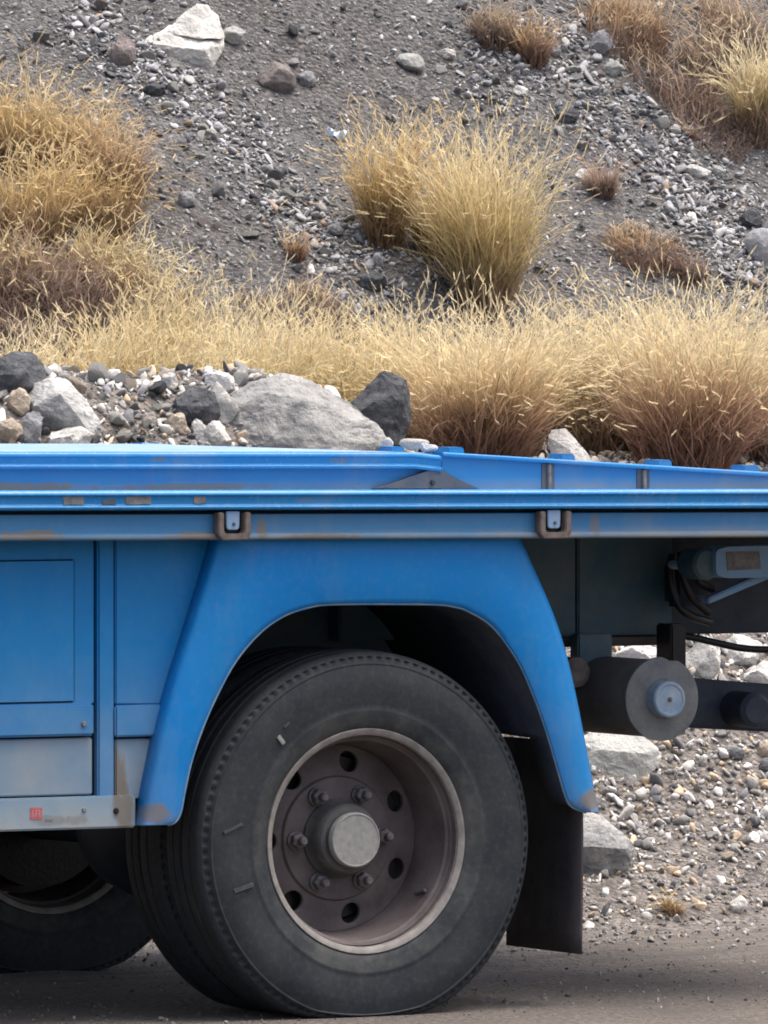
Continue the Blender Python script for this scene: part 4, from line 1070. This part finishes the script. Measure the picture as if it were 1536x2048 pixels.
LIB = {sub: [rock_verts(sub, 100 + i, 11, 0.36, 0.85, 0.0) for i in range(14)] for sub in (1, 2)}
def merge_stones(name, label, xy, size, tint, rng, flat=0.62, sub=None, sink=0.12):
    Vs = []; Ts = []; Cs = []; base = 0
    z = terrain(xy[:, 0], xy[:, 1])
    idx = rng.integers(0, 14, len(xy))
    for k in range(14):
        for sb in (1, 2):
            m_ = (idx == k) & ((size > 0.0125) == (sb == 2))
            n_ = int(m_.sum())
            if not n_: continue
            L = LIB[sb][k]; T = ICO[sb][1]
            a = rng.uniform(0, 2 * math.pi, n_); tl = rng.normal(0, 0.5, (n_, 2))
            asp = rng.uniform(0.42, 1.0, (n_, 2))
            sc = np.stack([size[m_], size[m_] * asp[:, 0], size[m_] * asp[:, 1] * flat * 1.2], 1)
            v = L[None] * sc[:, None, :]
            zz = v[..., 2] + v[..., 0] * tl[:, :1] + v[..., 1] * tl[:, 1:]
            x_ = v[..., 0] * np.cos(a)[:, None] - v[..., 1] * np.sin(a)[:, None]
            y_ = v[..., 0] * np.sin(a)[:, None] + v[..., 1] * np.cos(a)[:, None]
            w = np.stack([x_ + xy[m_, 0][:, None], y_ + xy[m_, 1][:, None], zz + (z[m_] + sc[:, 2] * (1 - 2 * sink) * 0.8)[:, None]], -1)
            Vs.append(w.reshape(-1, 3)); nv = L.shape[0]
            Ts.append((T[None] + (base + np.arange(n_) * nv)[:, None, None]).reshape(-1, 3)); base += n_ * nv
            Cs.append(np.repeat(tint[m_], nv, 0))
    me = tri_mesh(name, np.concatenate(Vs), np.concatenate(Ts), np.concatenate(Cs), False)
    o = link(name, me, M['gravel'])
    return tag(o, label, 'gravel', kind='stuff')

LIB3 = []
for i in range(16):
    me = pydata('stone', rock_verts(3, 300 + i, 13, 0.38, 0.85, 0.07), ICO[3][1], 25, False); LIB3.append(me)
STONE_ME = {}
def stone(name, label, group, x, y, size, mat, rng, flat=0.6):
    i = int(rng.integers(0, 16)); key = (i, mat)
    if key not in STONE_ME:
        me = LIB3[i].copy(); me.materials.append(M[mat]); STONE_ME[key] = me
    o = bpy.data.objects.new(name, STONE_ME[key]); COL.objects.link(o)
    sx, sy, sz = size, size * rng.uniform(0.6, 0.95), size * flat * rng.uniform(0.6, 1.2)
    o.scale = (sx, sy, sz)
    o.rotation_euler = (rng.normal(0, 0.25) + 0.3 * (y > 5.3), rng.normal(0, 0.25), rng.uniform(0, 6.28))
    o.location = (x, y, float(terrain(x, y)) + sz * 0.55)
    return tag(o, label, 'stone', group)

LM_HILL = [('peaked pale boulder', 375, 70), ('brownish wedge rock', 552, 150), ('flat smooth grey stone', 820, 125), ('blue plastic scrap', 669, 270), ('tiny orange tuft', 592, 490), ('fan shaped tussock', 960, 440), ('pinkish brown tuft', 1206, 360), ('long flat slab', 1392, 340), ('rounded cobble at the edge', 1525, 490), ('reddish creeping plant', 1290, 500), ('loose tan grass up right', 1345, 130), ('yellow tussock at the edge', 1512, 170), ('brown orange top tussock', 1010, 70), ('rust tinged tussock', 240, 300), ('pale oval stone', 372, 398), ('dark blue grey rock', 740, 558)]
LM_HEAP = [('dark boulder at the edge', 40, 740), ('pale angular rock', 125, 810), ('charcoal rock', 385, 810), ('big grey boulder', 600, 820), ('tan pointed stone', 358, 845), ('dark rounded boulder', 755, 800), ('low pale rock', 135, 875), ('pale crest stone', 438, 762)]
LM_BANK = [('tail roller', 1325, 1400), ('large buff rock', 1245, 1515), ('white topped rock', 1220, 1690), ('ochre tuft', 1345, 1810), ('roller arm', 1460, 1420), ('orange stone at the edge', 1530, 1498), ('pale jagged stone', 1480, 1810), ('mud flap', 1150, 1780)]
def place_label(p, size, colour, marks, big):
    u, v = Q(np.asarray(p)); nm, mu, mv = min(marks, key=lambda m_: math.hypot(u - m_[1], v - m_[2]))
    a = math.degrees(math.atan2(mv - v, u - mu)) % 360
    w = ['right of', 'above right of', 'directly above', 'above left of', 'left of', 'below left of', 'directly below', 'below right of'][int((a + 22.5) // 45) % 8]
    d = math.hypot(u - mu, v - mv)
    near = 'close by, ' if d < 70 else ('' if d < 140 else 'well away, ')
    return '%s %s stone, %s%s the %s' % ('larger' if size >= big else ('small' if size >= big * 0.68 else 'tiny'), colour, near, w, nm)
rng = np.random.default_rng(77)
def in_view(x, y, z, pad=0):
    u, v = Q(np.stack([x, y, z], -1)); return u, v, (u > -pad) & (u < 1536 + pad) & (v > -pad) & (v < 2048 + pad)
def clear_of(xy, extra=0.0):
    k = np.ones(len(xy), bool)
    for (x, y, r) in taken: k &= np.hypot(xy[:, 0] - x, xy[:, 1] - y) > r + extra
    return k
def scatter(n, x0, x1, y0, y1, dens):
    xy = np.stack([rng.uniform(x0, x1, n), rng.uniform(y0, y1, n)], 1)
    z = terrain(xy[:, 0], xy[:, 1]); u, v, vis = in_view(xy[:, 0], xy[:, 1], z)
    k = rng.random(n) < dens(xy[:, 0], xy[:, 1], u, v)
    return xy[k], vis[k]

# scree stones that stand out one by one
def d_hill(x, y, u, v):
    d = np.full(x.shape, 0.10)
    for pts, w in BANDS: d = np.maximum(d, np.exp(-(seg_dist(u, v, pts) / w) ** 2))
    return d
xy, vis = scatter(3400, 1.0, 5.2, 5.5, 7.4, d_hill)
k = clear_of(xy, 0.02) & vis
xy = xy[k][:290]
mats = ['rock_grey'] * 7 + ['rock_green'] * 8 + ['rock_dark'] + ['rock_pale'] * 5 + ['rock_mauve']
HL = {'rock_grey': 'grey', 'rock_green': 'greenish grey', 'rock_dark': 'blackish', 'rock_pale': 'pale', 'rock_mauve': 'mauve brown'}
for (x, y) in xy:
    mt = mats[int(rng.integers(0, len(mats)))]
    sz_ = float(rng.choice([0.014, 0.017, 0.02, 0.024, 0.030], p=[.3, .3, .2, .14, .06]))
    stone('scree_stone', place_label((x, y, float(terrain(x, y))), sz_, HL[mt], LM_HILL, 0.024), 'loose stones on the scree slope', x, y, sz_, mt, rng, 0.62)
xy, vis = scatter(74000, 0.9, 5.2, 5.35, 7.5, lambda x, y, u, v: 0.26 + 0.6 * d_hill(x, y, u, v))
sz = np.clip(rng.lognormal(math.log(0.0048), 0.48, len(xy)), 0.0026, 0.016)
zz_ = terrain(xy[:, 0], xy[:, 1]); uu_, vv_ = Q(np.stack([xy[:, 0], xy[:, 1], zz_], -1))
sz = sz * (0.95 + 0.55 * sstep(0.2, 0.8, d_hill(xy[:, 0], xy[:, 1], uu_, vv_)))
k = clear_of(xy)
merge_stones('scree_gravel', 'fine dark and pale gravel strewn over the scree slope', xy[k], sz[k], hill_tint(rng, int(k.sum())), rng)

# gravel bank and rubble heap
def d_bank(x, y, u, v):
    return 0.5 + 0.5 * sstep(2.5, 3.0, y)
xy, vis = scatter(2600, 0.9, 3.9, 2.6, 4.75, lambda x, y, u, v: np.where((v > 745) & (v < 900) & (u < 900), 1.0, np.where((u > 1170) & (v > 1265) & (v < 1900), 0.55, 0.0)))
k = clear_of(xy, 0.0) & vis
xy = xy[k][:290]
mats = ['rock_pale'] * 7 + ['rock_white'] * 3 + ['rock_green'] * 4 + ['rock_grey'] * 3 + ['rock_dark'] * 2 + ['rock_tan'] * 4
BL = {'rock_pale': 'pale grey', 'rock_white': 'whitish', 'rock_green': 'greenish grey', 'rock_grey': 'mid grey', 'rock_dark': 'dark', 'rock_tan': 'tan'}
for (x, y) in xy:
    mt = mats[int(rng.integers(0, len(mats)))]
    heap = y > 3.9
    sz_ = float(rng.choice([0.013, 0.017, 0.022, 0.028, 0.036] if heap else [0.0095, 0.011, 0.013, 0.016, 0.021], p=[.42, .26, .16, .10, .06]))
    stone('rubble_stone' if heap else 'bank_stone', place_label((x, y, float(terrain(x, y))), sz_, BL[mt], LM_HEAP if heap else LM_BANK, 0.028 if heap else 0.018), 'stones in the rubble heap' if heap else 'stones in the gravel bank', x, y, sz_, mt, rng, 0.8)
xy, vis = scatter(36000, 0.1, 4.2, 2.45, 4.9, d_bank)
sz = np.clip(rng.lognormal(math.log(0.0070), 0.50, len(xy)), 0.003, 0.024)
sz = np.where(xy[:, 1] < 2.8, sz * 0.85, sz * 1.1)
sz = np.where((xy[:, 1] > 4.0) & (xy[:, 0] < 2.8), sz * 1.15, sz)
k = clear_of(xy, -0.02)
merge_stones('bank_gravel', 'pale mixed gravel covering the bank behind the truck', xy[k], sz[k], bank_tint(rng, int(k.sum())), rng, 0.75)
xy, vis = scatter(16000, -1.5, 4.2, 0.0, 2.6, lambda x, y, u, v: 0.30 + sstep(1.4, 2.6, y) * 0.6)
sz = np.clip(rng.lognormal(math.log(0.0042), 0.45, len(xy)), 0.002, 0.012) * np.where(xy[:, 1] < 1.6, 0.7, 1.0)
merge_stones('road_grit', 'loose grit at the edge of the dirt road', xy, sz, bank_tint(rng, len(xy)) * 0.62, rng)

# ------------------------------------------------------------------ dry grass
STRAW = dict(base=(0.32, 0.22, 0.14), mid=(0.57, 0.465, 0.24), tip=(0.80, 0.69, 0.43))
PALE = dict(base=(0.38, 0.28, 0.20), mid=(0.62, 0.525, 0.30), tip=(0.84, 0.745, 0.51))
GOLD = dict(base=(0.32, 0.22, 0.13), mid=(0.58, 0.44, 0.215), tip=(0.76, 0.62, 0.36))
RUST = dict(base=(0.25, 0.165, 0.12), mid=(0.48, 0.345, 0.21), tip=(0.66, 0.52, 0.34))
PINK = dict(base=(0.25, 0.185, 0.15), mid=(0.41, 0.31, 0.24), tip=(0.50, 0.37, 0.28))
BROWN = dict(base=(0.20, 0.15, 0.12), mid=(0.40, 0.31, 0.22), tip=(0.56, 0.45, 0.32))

def tussock(name, label, u, v, wpx, hpx, pal, n, seed, spread=None, base_px=None, droop=0.26, heads=0.25, cat='grass', group=None, bw=0.0032, wig=0.12, red=0.3, yroot=None, lmin=0.30):
    """clump of dry grass rooted at photo pixel (u, v) on the terrain, about wpx by hpx"""
    rng = np.random.default_rng(seed)
    if yroot is None:
        g = hit(u, v)
    else:                                         # rooted at a known depth; v is then the height its tips reach
        g = P(u, v, yroot); g[2] = terrain(g[0], g[1])
        hpx = Q(g)[1] - v
    s = mpp(g)
    H = hpx * s; W = wpx * s / 2
    r0 = (base_px * s / 2) if base_px else W * 0.35
    e = empty(name, tuple(g)); tag(e, label, cat, group)
    nb = max(7, n // 55); bi = rng.integers(0, nb, n)           # blades gather in bunches
    ph = (rng.uniform(0, 2 * math.pi, nb))[bi] + rng.normal(0, 0.32, n); q = np.clip(np.sqrt(rng.random(nb))[bi] + rng.normal(0, 0.16, n), 0, 1.15)
    rr = r0 * np.sqrt(rng.random(n)); pr = ph + rng.normal(0, 1.1, n)
    rx = rr * np.cos(pr); ry = rr * np.sin(pr)
    rz = terrain(g[0] + rx, g[1] + ry) - g[2] - 0.006
    lob = 1 + 0.18 * np.sin(ph * 2 + seed) + 0.15 * np.sin(ph * 5 + seed * 1.7) + 0.10 * np.sin(ph * 9 + seed * 2.3)
    L = H * rng.uniform(lmin, 1.12, n) ** 0.75 * np.clip(lob, 0.7, 1.15) * rng.uniform(0.62, 1.10, nb)[bi]
    reach = np.maximum(W - r0, 0.02) * q * 1.1 * (0.4 + 0.6 * L / H) * np.clip(lob, 0.7, 1.25)
    ts = np.array([0, 0.3, 0.62, 0.85, 1.0])
    # arching ribbon: outward reach grows with t, the tip nods over; every blade kinks and twists on its own
    tw = ph + rng.normal(0, 0.55, n)
    dx, dy = np.cos(tw), np.sin(tw)
    jx = rng.normal(0, wig, n) * H; jy = rng.normal(0, wig, n) * H
    kx = rng.normal(0, wig * 0.35, (5, n)) * H; ky = rng.normal(0, wig * 0.35, (5, n)) * H
    nod = droop * rng.gamma(1.5, 0.8, n)
    nod = np.minimum(nod, 1.1)
    pts = []
    for ti, t in enumerate(ts):
        o_ = reach * (0.75 * t + 0.25 * t * t)
        f_ = 0 if ti == 0 else 1
        x = rx + dx * (o_ + nod * L * 0.5 * t ** 3) + jx * t * t + kx[ti] * f_
        y = ry + dy * (o_ + nod * L * 0.5 * t ** 3) + jy * t * t + ky[ti] * f_
        z = rz + L * (t - nod * 0.6 * t ** 3)
        pts.append(np.stack([x, y, z], 1))
    a = rng.uniform(0, math.pi, n); sx, sy = np.cos(a), np.sin(a)
    side = np.stack([sx, sy, np.zeros(n)], 1)
    w = bw * rng.uniform(0.6, 1.4, n)
    wf = [0.9, 1.0, 0.8, 0.5]
    rings = []
    for k in range(4):
        rings += [pts[k] - side * (w * wf[k] * 0.5)[:, None], pts[k] + side * (w * wf[k] * 0.5)[:, None]]
    rings.append(pts[4])
    V = np.stack(rings, 1)                        # n, 9, 3
    tri = np.array([[0, 1, 3], [0, 3, 2], [2, 3, 5], [2, 5, 4], [4, 5, 7], [4, 7, 6], [6, 7, 8]])
    T = (tri[None] + (np.arange(n) * 9)[:, None, None]).reshape(-1, 3)
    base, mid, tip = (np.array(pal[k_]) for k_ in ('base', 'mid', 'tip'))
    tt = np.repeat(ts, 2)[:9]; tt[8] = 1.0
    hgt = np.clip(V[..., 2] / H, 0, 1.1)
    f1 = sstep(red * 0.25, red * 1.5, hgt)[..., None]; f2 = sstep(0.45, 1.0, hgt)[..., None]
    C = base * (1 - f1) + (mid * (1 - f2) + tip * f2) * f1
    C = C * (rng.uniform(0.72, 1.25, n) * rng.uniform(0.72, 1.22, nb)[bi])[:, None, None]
    gx = rng.random(n)[:, None, None]
    C = np.where(gx < 0.10, C * np.array([0.75, 0.62, 0.55]), C)
    C = np.where(gx > 0.93, C * np.array([1.15, 1.15, 1.25]), C)
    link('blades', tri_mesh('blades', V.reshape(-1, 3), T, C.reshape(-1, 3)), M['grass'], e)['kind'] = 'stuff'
    m_ = int(n * heads)
    if m_:
        sel = np.argsort(-(L * rng.uniform(0.75, 1.25, n)))[:m_]
        d = pts[4][sel] - pts[3][sel]; d /= np.linalg.norm(d, axis=1)[:, None] + 1e-9
        d = d + rng.normal(0, 0.18, d.shape); d /= np.linalg.norm(d, axis=1)[:, None]
        ln = rng.uniform(0.028, 0.062, m_); rd = rng.uniform(0.0026, 0.0048, m_)
        ax_ = np.cross(d, np.array([0.3, 0.2, 1.0])); ax_ /= np.linalg.norm(ax_, axis=1)[:, None] + 1e-9
        bx = np.cross(d, ax_)
        st = pts[4][sel] - d * (ln * 0.35)[:, None]
        NB = 13; vv = []
        for b_ in range(NB):                      # bristles fanning off the flower spike
            an = 2.4 * b_ + rng.uniform(0, 6.28, m_); f = b_ / NB * 0.8
            rad = ax_ * np.cos(an)[:, None] + bx * np.sin(an)[:, None]
            per = ax_ * -np.sin(an)[:, None] + bx * np.cos(an)[:, None]
            c0 = st + d * (ln * f)[:, None]
            hw_ = 0.0011
            vv += [c0 - per * hw_, c0 + per * hw_, c0 + d * (ln * 0.30)[:, None] + rad * (rd * (1.1 - 0.5 * f) * rng.uniform(0.6, 1.5, m_))[:, None]]
        Vh = np.stack(vv, 1)
        tr = np.arange(NB * 3).reshape(NB, 3)
        Th = (tr[None] + (np.arange(m_) * NB * 3)[:, None, None]).reshape(-1, 3)
        Ch = np.repeat((tip * 0.96)[None] * rng.uniform(0.75, 1.25, m_)[:, None], NB * 3, 0)
        tag(link('seed_heads', tri_mesh('seed_heads', Vh.reshape(-1, 3), Th, Ch), M['grass'], e), kind='stuff')
    # wiry stems at the base
    k_ = max(8, n // 60)
    Vw = []; Tw = []; Cw = []
    for i in range(k_):
        p0 = np.array([rng.normal(0, r0 * .6), rng.normal(0, r0 * .6), 0.0]); an = rng.uniform(0, 6.28); le = rng.uniform(.3, .7) * H
        p0[2] = terrain(g[0] + p0[0], g[1] + p0[1]) - g[2]
        p1 = p0 + np.array([math.cos(an) * W * .35, math.sin(an) * W * .35, le * .6]); p2 = p1 + np.array([math.cos(an + .6) * W * .25, math.sin(an + .6) * W * .25, le * .3 * rng.uniform(-.3, 1)])
        for (A, B) in ((p0, p1), (p1, p2)):
            b = len(Vw)
            for c_ in (A, B):
                for j in range(3): Vw.append(c_ + 0.0019 * np.array([math.cos(2.094 * j), math.sin(2.094 * j), 0.3 * math.sin(2.094 * j)]))
            for j in range(3):
                j2 = (j + 1) % 3; Tw += [[b + j, b + j2, b + 3 + j2], [b + j, b + 3 + j2, b + 3 + j]]
            Cw += [base * 1.3] * 6
    link('stems', tri_mesh('stems', np.array(Vw), np.array(Tw), np.array(Cw)), M['grass'], e)['kind'] = 'stuff'
    return e

G_BAND = 'straw tussocks along the foot of the slope'
G_LEFT = 'golden tussocks on the left slope'
G_TOP = 'tussocks at the top right of the slope'
T_ = tussock
# middle of the slope
T_('grass_tussock', 'tall fan shaped straw tussock standing alone mid slope', 968, 622, 290, 345, STRAW, 2100, 1, base_px=70, droop=0.16, heads=0.3, red=0.2, lmin=0.5)
T_('grass_tussock', 'golden tussock left of and behind the fan shaped one', 768, 485, 165, 235, GOLD, 1200, 2, base_px=60, heads=0.3, droop=0.2, lmin=0.4)
T_('grass_tussock', 'low golden clump in the gap beside the fan shaped tussock', 868, 505, 150, 190, GOLD, 700, 3, base_px=70, heads=0.3, lmin=0.4)
T_('small_tuft', 'tiny orange tuft on the stony ground left of centre', 592, 518, 70, 62, RUST, 260, 4, heads=0.05)
T_('small_tuft', 'small pinkish brown tuft right of the fan shaped tussock', 1206, 392, 105, 72, PINK, 520, 5, heads=0.05, wig=0.12)
T_('small_tuft', 'little tan tuft on stones at the upper right', 1384, 275, 50, 32, RUST, 140, 6, heads=0.05)
T_('creeping_plant', 'flattened reddish creeping plant on the slope at right', 1290, 512, 190, 60, RUST, 600, 7, base_px=150, droop=0.5, heads=0, wig=0.3)
T_('creeping_plant', 'dark brown creeping plant lower end of the reddish patch', 1380, 552, 90, 50, PINK, 380, 8, base_px=70, droop=0.5, heads=0, wig=0.3)
# top right
T_('grass_tussock', 'brown and orange tussock at the top, right of centre', 980, 76, 130, 66, BROWN, 520, 11, base_px=80, group=G_TOP, heads=0.1, wig=0.2)
T_('grass_tussock', 'orange tussock joined to the right of the brown one at top', 1058, 108, 130, 84, RUST, 520, 12, base_px=60, group=G_TOP, heads=0.1, wig=0.18)
T_('grass_tussock', 'orange brown tussock cut by the top edge at right', 1250, 80, 230, 110, RUST, 650, 13, base_px=160, group=G_TOP, wig=0.16)
T_('grass_tussock', 'loose tan grass below the tussock at the top right', 1345, 170, 220, 95, BROWN, 420, 14, base_px=180, group=G_TOP, heads=0.1, wig=0.2, droop=0.4)
T_('scrub_plant', 'dead brown scrub between tan grass and the right edge', 1410, 262, 200, 95, PINK, 430, 15, base_px=170, group=G_TOP, heads=0, wig=0.24, droop=0.4)
T_('grass_tussock', 'yellow tussock standing at the right edge of the slope', 1512, 275, 150, 205, PALE, 1300, 16, base_px=60, group=G_TOP, heads=0.3)
T_('grass_tussock', 'brown tussock in the top right corner', 1480, 80, 200, 100, BROWN, 520, 17, base_px=150, group=G_TOP, wig=0.18)
T_('grass_tussock', 'thin straw grass at top right left of the yellow tussock', 1420, 135, 150, 100, BROWN, 260, 18, base_px=100, group=G_TOP, wig=0.18)
# left slope
T_('grass_tussock', 'golden tussock at the left edge of the slope, uppermost', 30, 320, 240, 190, GOLD, 792, 21, base_px=130, group=G_LEFT, droop=0.3, wig=0.17)
T_('grass_tussock', 'golden tussock with drooping blades right of the uppermost one', 140, 330, 230, 170, GOLD, 792, 22, base_px=120, group=G_LEFT, droop=0.45, wig=0.17)
T_('grass_tussock', 'rust tinged tussock reaching furthest right on the left slope', 240, 395, 150, 190, RUST, 800, 23, base_px=70, group=G_LEFT, droop=0.4, wig=0.15)
T_('grass_tussock', 'golden tussock in the middle of the left slope', 190, 450, 240, 190, GOLD, 792, 24, base_px=150, group=G_LEFT, droop=0.45, wig=0.17)
T_('grass_tussock', 'golden tussock low at the left edge above the scrub', 50, 465, 260, 190, GOLD, 864, 25, base_px=150, group=G_LEFT, droop=0.4, wig=0.17)
T_('grass_tussock', 'sparse straw grass at left edge among brown scrub', 30, 560, 220, 130, STRAW, 600, 31, base_px=150, group=G_LEFT, droop=0.5, wig=0.2)
T_('grass_tussock', 'loose straw grass between left slope and the straw band', 215, 560, 200, 120, STRAW, 550, 32, base_px=150, group=G_LEFT, droop=0.5, wig=0.2)
T_('grass_tussock', 'thin straw grass climbing right of the brown scrub', 300, 610, 220, 110, PALE, 650, 33, base_px=170, group=G_LEFT, droop=0.4, wig=0.2)
T_('scrub_plant', 'mauve brown dead scrub at the left below golden grass', 45, 600, 210, 140, BROWN, 800, 26, base_px=170, heads=0, wig=0.26, droop=0.45)
T_('scrub_plant', 'tangled brown scrub right of the mauve one at left', 150, 625, 230, 160, PINK, 800, 27, base_px=180, heads=0, wig=0.26, droop=0.45)
T_('scrub_plant', 'dark scrub at the left edge just above the rubble heap', 70, 690, 210, 110, PINK, 700, 28, base_px=170, heads=0, wig=0.26, droop=0.4)
T_('dry_twigs', 'sparse pale twigs on bare scree left of centre', 520, 622, 110, 80, BROWN, 70, 29, base_px=60, heads=0, wig=0.3, droop=0.5)
T_('dry_twigs', 'sparse brown grass behind the straw band in the middle', 640, 640, 180, 60, BROWN, 420, 30, base_px=150, heads=0.1, wig=0.25, droop=0.4)
# band behind the heap
bandL = [(20, 640, 170, 4.95, PALE, 'first pale tussock from the left in the band behind the heap'), (150, 650, 210, 4.98, PALE, 'second pale tussock from the left in the band behind the heap'),
         (270, 610, 230, 5.0, STRAW, 'third tussock from the left, tallest left of the big boulder'), (330, 540, 210, 5.35, STRAW, 'tussock rising behind the third in the straw band'),
         (400, 625, 220, 4.96, PALE, 'fourth pale tussock from the left in the band behind the heap'), (505, 620, 210, 5.0, PALE, 'straw tussock directly behind the peak of big boulder'),
         (600, 625, 220, 4.95, STRAW, 'straw tussock behind the slope of the big boulder'), (700, 650, 210, 4.9, STRAW, 'straw tussock behind the dark rounded boulder'),
         (450, 580, 180, 5.3, PALE, 'short pale tussock at the back of the straw band'), (210, 640, 200, 5.2, GOLD, 'golden tussock at the back of the band left of centre'),
         (560, 610, 190, 5.25, PALE, 'pale tussock at the back behind the big boulder'), (650, 610, 180, 5.3, PALE, 'pale tussock at the back behind the dark rounded boulder'), (760, 640, 170, 5.1, PALE, 'pale tussock joining the left band to the huge one')]
for i, (u, v, w, y, pal, lab) in enumerate(bandL):
    T_('grass_tussock', lab, u, v, w, 0, pal, 1000, 40 + i, base_px=w * 0.45, group=G_BAND, heads=0.35, yroot=y + 0.05 * math.sin(i * 2.3))
T_('grass_tussock', 'huge straw tussock with red brown base behind the tail deck', 965, 620, 420, 0, dict(base=(0.38, 0.235, 0.175), mid=(0.62, 0.49, 0.27), tip=(0.83, 0.725, 0.48)), 3300, 61, base_px=120, group=G_BAND, heads=0.35, red=0.46, yroot=4.5)
T_('grass_tussock', 'widest tussock with purplish base at the right behind the tail', 1375, 615, 440, 0, dict(base=(0.38, 0.235, 0.175), mid=(0.62, 0.49, 0.27), tip=(0.83, 0.725, 0.48)), 3300, 62, base_px=160, group=G_BAND, heads=0.35, red=0.58, yroot=4.5)
T_('grass_tussock', 'straw tussock behind the gap between the two largest', 1170, 605, 250, 0, PALE, 1300, 63, base_px=130, group=G_BAND, heads=0.45, yroot=4.95)
T_('grass_tussock', 'straw tussock at the back left of the huge red based one', 850, 600, 210, 0, PALE, 1040, 64, base_px=110, group=G_BAND, heads=0.45, yroot=5.0)
T_('grass_tussock', 'straw tussock at the back between fan shaped and huge ones', 1020, 610, 210, 0, PALE, 1040, 65, base_px=120, group=G_BAND, heads=0.45, yroot=5.0)
T_('grass_tussock', 'feathery tall tussock at the back near the right edge', 1400, 575, 250, 0, PALE, 1300, 66, base_px=130, group=G_BAND, heads=0.55, yroot=5.0)
T_('grass_tussock', 'straw tussock cut by the right edge behind the tail', 1545, 640, 220, 0, PALE, 1430, 67, base_px=100, group=G_BAND, heads=0.4, red=0.5, yroot=4.6)
T_('grass_tussock', 'pale tussock between the widest one and the gap', 1275, 625, 200, 0, PALE, 975, 68, base_px=110, group=G_BAND, heads=0.45, yroot=4.9)
T_('small_tuft', 'small ochre tuft low on the gravel bank by the road', 1345, 1826, 62, 48, GOLD, 150, 71, heads=0.05, droop=0.5, wig=0.2)
